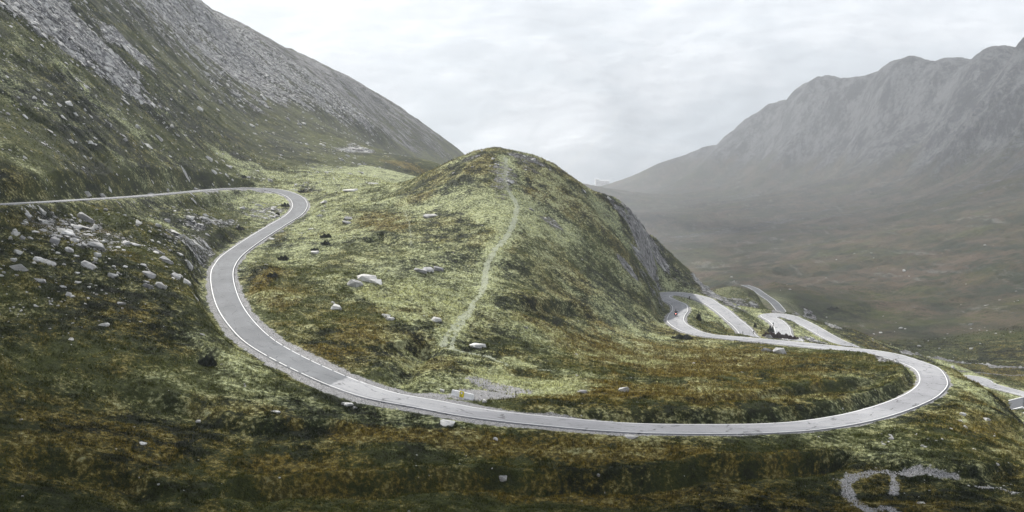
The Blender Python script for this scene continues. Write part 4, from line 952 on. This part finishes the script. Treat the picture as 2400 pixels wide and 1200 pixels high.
gable('shed', (hp[0] + 9, hp[1] + 18, hp[2] - 4.0), 12, 8, 2.6, 1.6, math.radians(62), 'dark-roofed shed just behind the hut at the right edge', M_droof, M_hwall)
# pale building far off on the valley shoulder
bx_ = P(1414, 430, 3780); bp_ = np.array([bx_[0], 3780., float(bil(Z, bx_[0], 3780.))]); bp_[2] = max(bp_[2], bx_[2] - 4); print('bldg', bp_, bx_); e = empty('stone_building', tuple(bp_), .1); tag(e, 'pale two-storey building far off in the mist at the head of the valley', 'building')
kx = bp_[1] / F
for (x_, w_, h_, nm) in ((2, 24 * kx, 8.5 * kx, 'main_wing'), (-15 * kx, 8 * kx, 12 * kx, 'end_tower')):
    bm = bmesh.new(); box_bm(bm, (x_, 0, h_ / 2 - 3), (w_, 9 * kx, h_ + 6)); wl = bobj('wall', bm, M_fasc, e)
    bm = bmesh.new(); a = [(-w_ / 2 - .8, -5 * kx, h_), (w_ / 2 + .8, -5 * kx, h_), (w_ / 2 + .8, 5 * kx, h_), (-w_ / 2 - .8, 5 * kx, h_), (-w_ / 2 - .8, 0, h_ + 2.4 * kx), (w_ / 2 + .8, 0, h_ + 2.4 * kx)]
    v = [bm.verts.new((p_[0] + x_, p_[1], p_[2])) for p_ in a]
    for f in ((0, 1, 5, 4), (2, 3, 4, 5), (0, 4, 3), (1, 2, 5), (3, 2, 1, 0)): bm.faces.new([v[i] for i in f])
    bobj('roof', bm, M_hwall, e)
    for i in range(int(w_ / 4.5)):
        for zz in (2.4, 6.0):
            if zz < h_ - 1.5: bm = bmesh.new(); box_bm(bm, (x_ - w_ / 2 + 2.5 + i * 4.3, -4.5 * kx - .03, zz), (1.2, .1, 1.6)); bobj('window', bm, M_blk, e)

# ------------------------------------------------------------------ motorcycle and rider
M_tyre = mat_simple('tyre_rubber', (.012, .012, .012), .85, .1); M_met = mat_simple('dark_metal', (.08, .08, .085), .4, .1, metal=.8); M_paint = mat_simple('dark_bike_paint', (.02, .02, .025), .3, .05); M_case = mat_simple('pannier_plastic', (.018, .018, .02), .55, .1)
M_tail = mat_simple('tail_lamp', (.8, .05, .04), .3, .0, emit=((1, .25, .2), 4.)); M_jacket = mat_simple('riding_suit', (.014, .016, .016), .8, .2, 9.); M_helm = mat_simple('helmet_shell', (.015, .015, .017), .25, .05); M_plate = mat_simple('plate_white', (.8, .8, .8), .5, .05)
im = int(np.argmin(np.hypot(mainR[:, 0] - P(1585, 741, 304)[0], mainR[:, 1] - P(1585, 741, 304)[1])))
# travelling away from the viewer; local +Y forward
mx = mainR[im, 0] - .05; my = mainR[im, 1]; mz = mainR[im, 2] + .012; rz = math.atan2(mainT[im, 1], mainT[im, 0]) - math.pi / 2
SCL = 1.12
bk = empty('motorcycle', (mx, my, mz), rz); bk.scale = (SCL,) * 3; bk.rotation_euler = (0, -.03, rz); tag(bk, 'dark touring motorcycle with side cases and lit red tail lamp, riding down the bend', 'motorcycle')
for yw, R_, r_ in ((-.74, .26, .065), (.78, .27, .055)):
    bm = bmesh.new(); lathe_ring(bm, R_, r_); w_ = bobj('wheel', bm, M_tyre, bk, smooth=True); w_.location = (0, yw, R_ + r_)
    bm = bmesh.new(); lathe_ring(bm, R_ * .78, .022, 24, 6)
    for i in range(7): a_ = 2 * math.pi * i / 7; tube_bm(bm, (0, 0, 0), (0, math.cos(a_) * R_ * .76, math.sin(a_) * R_ * .76), .014, seg=5)
    tube_bm(bm, (-.07, 0, 0), (.07, 0, 0), .045, seg=10); bobj('rim', bm, M_met, w_)
bm = bmesh.new(); box_bm(bm, (0, .02, .46), (.34, .52, .34)); tube_bm(bm, (-.22, .05, .45), (.22, .05, .45), .13, seg=12); bobj('engine', bm, M_met, bk, .03)
bm = bmesh.new(); [tube_bm(bm, (s * .10, -.74, .32), (s * .12, -.1, .42), .03, seg=6) for s in (-1, 1)]; tube_bm(bm, (0, .5, .95), (0, -.1, .5), .04, seg=8); tube_bm(bm, (0, .45, .9), (0, -.75, .85), .035, seg=8); bobj('frame', bm, M_met, bk)
bm = bmesh.new(); [tube_bm(bm, (s * .10, .78, .33), (s * .11, .50, 1.0), .028, .032, 8) for s in (-1, 1)]; bobj('fork', bm, M_met, bk)
def lump(name, secs, mat, parent, seg=14):
    bm = bmesh.new(); rg = []
    for (yy, zz, hx, hz) in secs: rg.append([bm.verts.new((hx * math.cos(2 * math.pi * i / seg), yy, zz + hz * math.sin(2 * math.pi * i / seg))) for i in range(seg)])
    for a_, b_ in zip(rg[:-1], rg[1:]):
        for i in range(seg): bm.faces.new((a_[i], a_[(i + 1) % seg], b_[(i + 1) % seg], b_[i]))
    bm.faces.new(rg[0][::-1]); bm.faces.new(rg[-1]); bmesh.ops.recalc_face_normals(bm, faces=bm.faces[:]); return bobj(name, bm, mat, parent, smooth=True)
lump('tank', [(-.08, .86, .10, .07), (.05, .90, .17, .13), (.25, .94, .19, .16), (.42, .95, .13, .12), (.48, .95, .06, .06)], M_paint, bk)
lump('seat', [(-.78, .90, .10, .03), (-.6, .90, .15, .06), (-.3, .84, .16, .07), (-.08, .83, .11, .06)], M_tyre, bk)
lump('fairing', [(.42, .92, .20, .20), (.58, .95, .25, .24), (.74, .93, .19, .19), (.84, .90, .08, .10)], M_paint, bk)
lump('tail_section', [(-.95, .86, .06, .05), (-.8, .84, .13, .08), (-.5, .80, .14, .08)], M_paint, bk)
bm = bmesh.new(); vs = [bm.verts.new(p_) for p_ in ((-.20, .62, 1.10), (.20, .62, 1.10), (.15, .50, 1.38), (-.15, .50, 1.38), (-.20, .60, 1.10), (.20, .60, 1.10), (.15, .48, 1.38), (-.15, .48, 1.38))]
for f in ((0, 1, 2, 3), (7, 6, 5, 4), (0, 4, 5, 1), (1, 5, 6, 2), (2, 6, 7, 3), (3, 7, 4, 0)): bm.faces.new([vs[i] for i in f])
bobj('windscreen', bm, M_met, bk)
bm = bmesh.new(); tube_bm(bm, (-.42, .34, 1.10), (-.12, .46, 1.05), .018, seg=6); tube_bm(bm, (.42, .34, 1.10), (.12, .46, 1.05), .018, seg=6); tube_bm(bm, (-.12, .46, 1.05), (.12, .46, 1.05), .018, seg=6); bobj('handlebar', bm, M_met, bk)
for s in (-1, 1):
    bm = bmesh.new(); tube_bm(bm, (s * .30, .42, 1.08), (s * .40, .42, 1.26), .01, seg=5); box_bm(bm, (s * .42, .42, 1.29), (.15, .03, .09)); bobj('mirror', bm, M_paint, bk)
    bm = bmesh.new(); vs = box_bm(bm, (s * .36, -.62, .66), (.26, .52, .40));
    for v in vs:
        if v.co.z < .6: v.co.x -= s * .08 if v.co.x * s > .36 else 0
    bobj('side_case', bm, M_case, bk, .04)
    bm = bmesh.new(); tube_bm(bm, (s * .15, -.9, .84), (s * .24, -.9, .84), .02, seg=6); bobj('indicator', bm, M_paint, bk)
bm = bmesh.new(); box_bm(bm, (0, -.95, .87), (.20, .08, .13)); bobj('tail_lamp', bm, M_tail, bk, .01)
bm = bmesh.new(); box_bm(bm, (0, -.99, .68), (.19, .012, .17)); bobj('number_plate', bm, M_plate, bk, .004)
bm = bmesh.new(); tube_bm(bm, (.16, .0, .34), (.20, -.9, .44), .05, .06, 10); bobj('exhaust', bm, M_met, bk)
# the rider: one skinned body
def skinned(name, verts, edges, radii, mat, parent=None, root=0, lvl=2):
    me = bpy.data.meshes.new(name); me.from_pydata(verts, edges, []); o = bpy.data.objects.new(name, me); COL.objects.link(o)
    md = o.modifiers.new('skin', 'SKIN'); md.use_smooth_shade = True
    for i, v in enumerate(me.skin_vertices[0].data): v.radius = (radii[i], radii[i]) if not isinstance(radii[i], tuple) else radii[i]; v.use_root = (i == root)
    sb = o.modifiers.new('sub', 'SUBSURF'); sb.levels = lvl; sb.render_levels = lvl; me.materials.append(mat)
    if parent: o.parent = parent
    return o
vb = [(0, -.28, .98), (0, -.24, 1.14), (0, -.17, 1.30), (0, -.10, 1.44), (0, -.06, 1.53), (0, -.04, 1.60), (0, -.03, 1.70),
      (.19, -.10, 1.45), (.36, .04, 1.26), (.40, .24, 1.13), (.41, .32, 1.12), (-.19, -.10, 1.45), (-.36, .04, 1.26), (-.40, .24, 1.13), (-.41, .32, 1.12),
      (.13, -.22, .96), (.26, .18, .86), (.22, -.06, .48), (.22, .02, .37), (.22, .14, .35), (-.13, -.22, .96), (-.26, .18, .86), (-.22, -.06, .48), (-.22, .02, .37), (-.22, .14, .35)]
eb = [(0, 1), (1, 2), (2, 3), (3, 4), (4, 5), (5, 6), (3, 7), (7, 8), (8, 9), (9, 10), (3, 11), (11, 12), (12, 13), (13, 14), (0, 15), (15, 16), (16, 17), (17, 18), (18, 19), (0, 20), (20, 21), (21, 22), (22, 23), (23, 24)]
rb_ = [(.17, .13), (.17, .12), (.19, .13), (.17, .11), .07, .065, .09, .085, .06, .045, .04, .085, .06, .045, .04, .11, .085, .06, .05, .045, .11, .085, .06, .05, .045]
pn = skinned('person', vb, eb, rb_, M_jacket); pn.location = bk.location; pn.rotation_euler = bk.rotation_euler; pn.scale = bk.scale
tag(pn, 'person in dark riding suit and helmet, sitting astride the motorcycle on the bend', 'person')
hm = lump('helmet', [(-.17, 1.72, .05, .06), (-.14, 1.73, .10, .11), (-.07, 1.74, .135, .145), (.02, 1.735, .14, .15), (.09, 1.72, .12, .13), (.14, 1.70, .08, .10), (.16, 1.68, .04, .05)], M_helm, pn)
bm = bmesh.new(); box_bm(bm, (0, .135, 1.74), (.17, .05, .085)); bobj('visor', bm, M_met, pn, .015)
for s in (-1, 1):
    for k_ in range(4):
        pass
    gl = skinned('glove', [(s * .41, .30, 1.12), (s * .415, .36, 1.125), (s * .385, .405, 1.10), (s * .40, .41, 1.10), (s * .415, .41, 1.10), (s * .43, .405, 1.10), (s * .385, .40, 1.065), (s * .40, .405, 1.06), (s * .415, .405, 1.06), (s * .43, .40, 1.065), (s * .37, .345, 1.10), (s * .36, .37, 1.075)],
                 [(0, 1), (1, 2), (1, 3), (1, 4), (1, 5), (2, 6), (3, 7), (4, 8), (5, 9), (1, 10), (10, 11)], [.035, .032, .011, .011, .011, .010, .009, .009, .009, .008, .012, .010], M_helm, pn, lvl=1)
    bm = bmesh.new(); box_bm(bm, (s * .22, .08, .335), (.10, .27, .09)); bobj('boot', bm, M_helm, pn, .025)

# ------------------------------------------------------------------ air, sky, sun, camera
bpy.ops.mesh.primitive_cube_add(size=1, location=(0, 3600, 610)); hz = bpy.context.object; hz.name = 'haze'; hz.scale = (13400, 8200, 1740); tag(hz, kind='stuff')
HAZE = .00019
m, nt = new_mat('haze'); pv = nt.nodes.new('ShaderNodeVolumePrincipled'); pv.inputs['Color'].default_value = (.90, .94, 1, 1); pv.inputs['Density'].default_value = HAZE; pv.inputs['Anisotropy'].default_value = .08
oo = nt.nodes.new('ShaderNodeOutputMaterial'); nt.links.new(pv.outputs[0], oo.inputs['Volume']); hz.data.materials.append(m)
SUN_EL = 41.; SUN_AZ = -38.    # degrees: azimuth from +Y (view direction), negative = to the left
az, el = math.radians(SUN_AZ), math.radians(SUN_EL); sd = Vector((math.sin(az) * math.cos(el), math.cos(az) * math.cos(el), math.sin(el)))
sl = bpy.data.lights.new('sun', 'SUN'); sl.energy = 5.0; sl.angle = math.radians(.9); sl.color = (1, .965, .90)
so = bpy.data.objects.new('sun', sl); COL.objects.link(so); so.rotation_mode = 'QUATERNION'; so.rotation_quaternion = (-sd).to_track_quat('-Z', 'Y')
# unseen clouds added above the haze to shade foreground, left slope and valley
def mat_shade_cloud(name, op):
  mc, nt = new_mat(name); b = NB(nt)
  df = b.n('ShaderNodeBsdfTranslucent'); df.inputs[0].default_value = (.6, .6, .62, 1); tr = b.n('ShaderNodeBsdfTransparent'); mx = b.n('ShaderNodeMixShader', i_Fac=op)
  b.l(tr.outputs[0], mx.inputs[1]); b.l(df.outputs[0], mx.inputs[2]); oo = b.n('ShaderNodeOutputMaterial'); b.l(mx.outputs[0], oo.inputs['Surface'])
  return mc
M_shade_cloud = mat_shade_cloud('shade_cloud', .93); M_thin = mat_shade_cloud('thin_shade_cloud', .17)
def shade_cloud(fx_, fy_, fz_, rx, ry, seed, mc=M_shade_cloud, sq=1.):
    k_ = (1530 - fz_) / sd.z; c = Vector((fx_, fy_, fz_)) + sd * k_
    bm = bmesh.new(); bmesh.ops.create_icosphere(bm, subdivisions=5, radius=1)
    for v in bm.verts:
        n_ = v.co.normalized(); n_ = Vector([math.copysign(abs(c_) ** sq, c_) for c_ in n_]); q_ = 1 + .16 * math.sin(3 * n_.x + seed) * math.cos(4 * n_.y + seed * 2) + .07 * math.sin(11 * n_.x + 7 * n_.y + seed) + .05 * math.sin(17 * n_.y - 13 * n_.x + 9 * n_.z)
        v.co = Vector((n_.x * rx * q_, n_.y * ry * q_, n_.z * (34 if n_.z > 0 else 12) * q_))
    o = bobj('shade_cloud', bm, mc, None, smooth=True); o.location = c; tag(o, kind='stuff')
shade_cloud(10, 30, -35, 260, 87, 1.); shade_cloud(-255, 165, -20, 172, 125, 2.3); shade_cloud(960, 1950, -20, 850, 1620, 5.2, M_thin, .45)
w = bpy.data.worlds.new('World'); sc.world = w; w.use_nodes = True; nt = w.node_tree; nt.nodes.clear(); b = NB(nt)
sky = b.n('ShaderNodeTexSky', sky_type='NISHITA', sun_disc=False, sun_elevation=el, sun_rotation=az, air_density=1.2, dust_density=3.)
tc = b.n('ShaderNodeTexCoord'); sx = b.n('ShaderNodeSeparateXYZ'); b.l(tc.outputs['Generated'], sx.inputs[0])
n1 = b.noise(b.scl(tc.outputs['Generated'], (1, 1, 2.6)), 2.6, 7, .58, .5)
n2 = b.noise(b.scl(tc.outputs['Generated'], (1, 1, 2.2)), 9., 6, .6, .4)
cn = b.math('ADD', b.math('MULTIPLY', n1, .7), b.math('MULTIPLY', n2, .3))
lift = b.step(b.math('ADD', sx.outputs[2], b.math('MULTIPLY_ADD', cn, .44, -.22)), .085, .21)
cl_ = b.mix(b.step(cn, .40, .60), (.46, .49, .54), (.88, .885, .90))
cl_ = b.mix(lift, (.36, .39, .43), cl_)
zen = b.math('MAXIMUM', sx.outputs[2], 0.0)
side_ = b.math('MULTIPLY', b.step(sx.outputs[0], .05, .5), b.step(sx.outputs[2], .4, .1))
br = b.math('MULTIPLY', b.math('MULTIPLY_ADD', zen, -.70, .93), b.math('MULTIPLY_ADD', side_, -.14, 1.0))
cc = b.n('ShaderNodeCombineColor'); [b.l(br, cc.inputs[k]) for k in range(3)]
cl_ = b.mix(1, cl_, cc.outputs[0], 'MULTIPLY')
b1 = b.n('ShaderNodeBackground', i_Strength=.08); b.l(sky.outputs[0], b1.inputs[0]); b2 = b.n('ShaderNodeBackground', i_Strength=1.0); b.l(cl_, b2.inputs[0])
mxs = b.n('ShaderNodeMixShader', i_Fac=.88); b.l(b1.outputs[0], mxs.inputs[1]); b.l(b2.outputs[0], mxs.inputs[2]); wo = b.n('ShaderNodeOutputWorld'); b.l(mxs.outputs[0], wo.inputs['Surface'])
cam = bpy.data.cameras.new('camera'); co = bpy.data.objects.new('camera', cam); COL.objects.link(co); sc.camera = co
cam.sensor_width = 36; cam.lens = 36 * F / 2400; cam.clip_end = 20000; cam.clip_start = .1; co.location = (0, 0, 0); co.rotation_euler = (math.pi / 2 - PITCH, 0, 0)
sc.view_settings.view_transform = 'Standard'; sc.view_settings.look = 'None'; sc.view_settings.exposure = 1.05; sc.view_settings.gamma = 1
sc.cycles.use_denoising = True; sc.cycles.denoiser = 'OPENIMAGEDENOISE'; sc.cycles.denoising_input_passes = 'RGB_ALBEDO_NORMAL'; sc.cycles.denoising_prefilter = 'ACCURATE'; sc.cycles.max_bounces = 5; sc.cycles.diffuse_bounces = 2; sc.cycles.volume_bounces = 1; sc.cycles.transparent_max_bounces = 8
sc.cycles.use_adaptive_sampling = True; sc.cycles.adaptive_threshold = .015
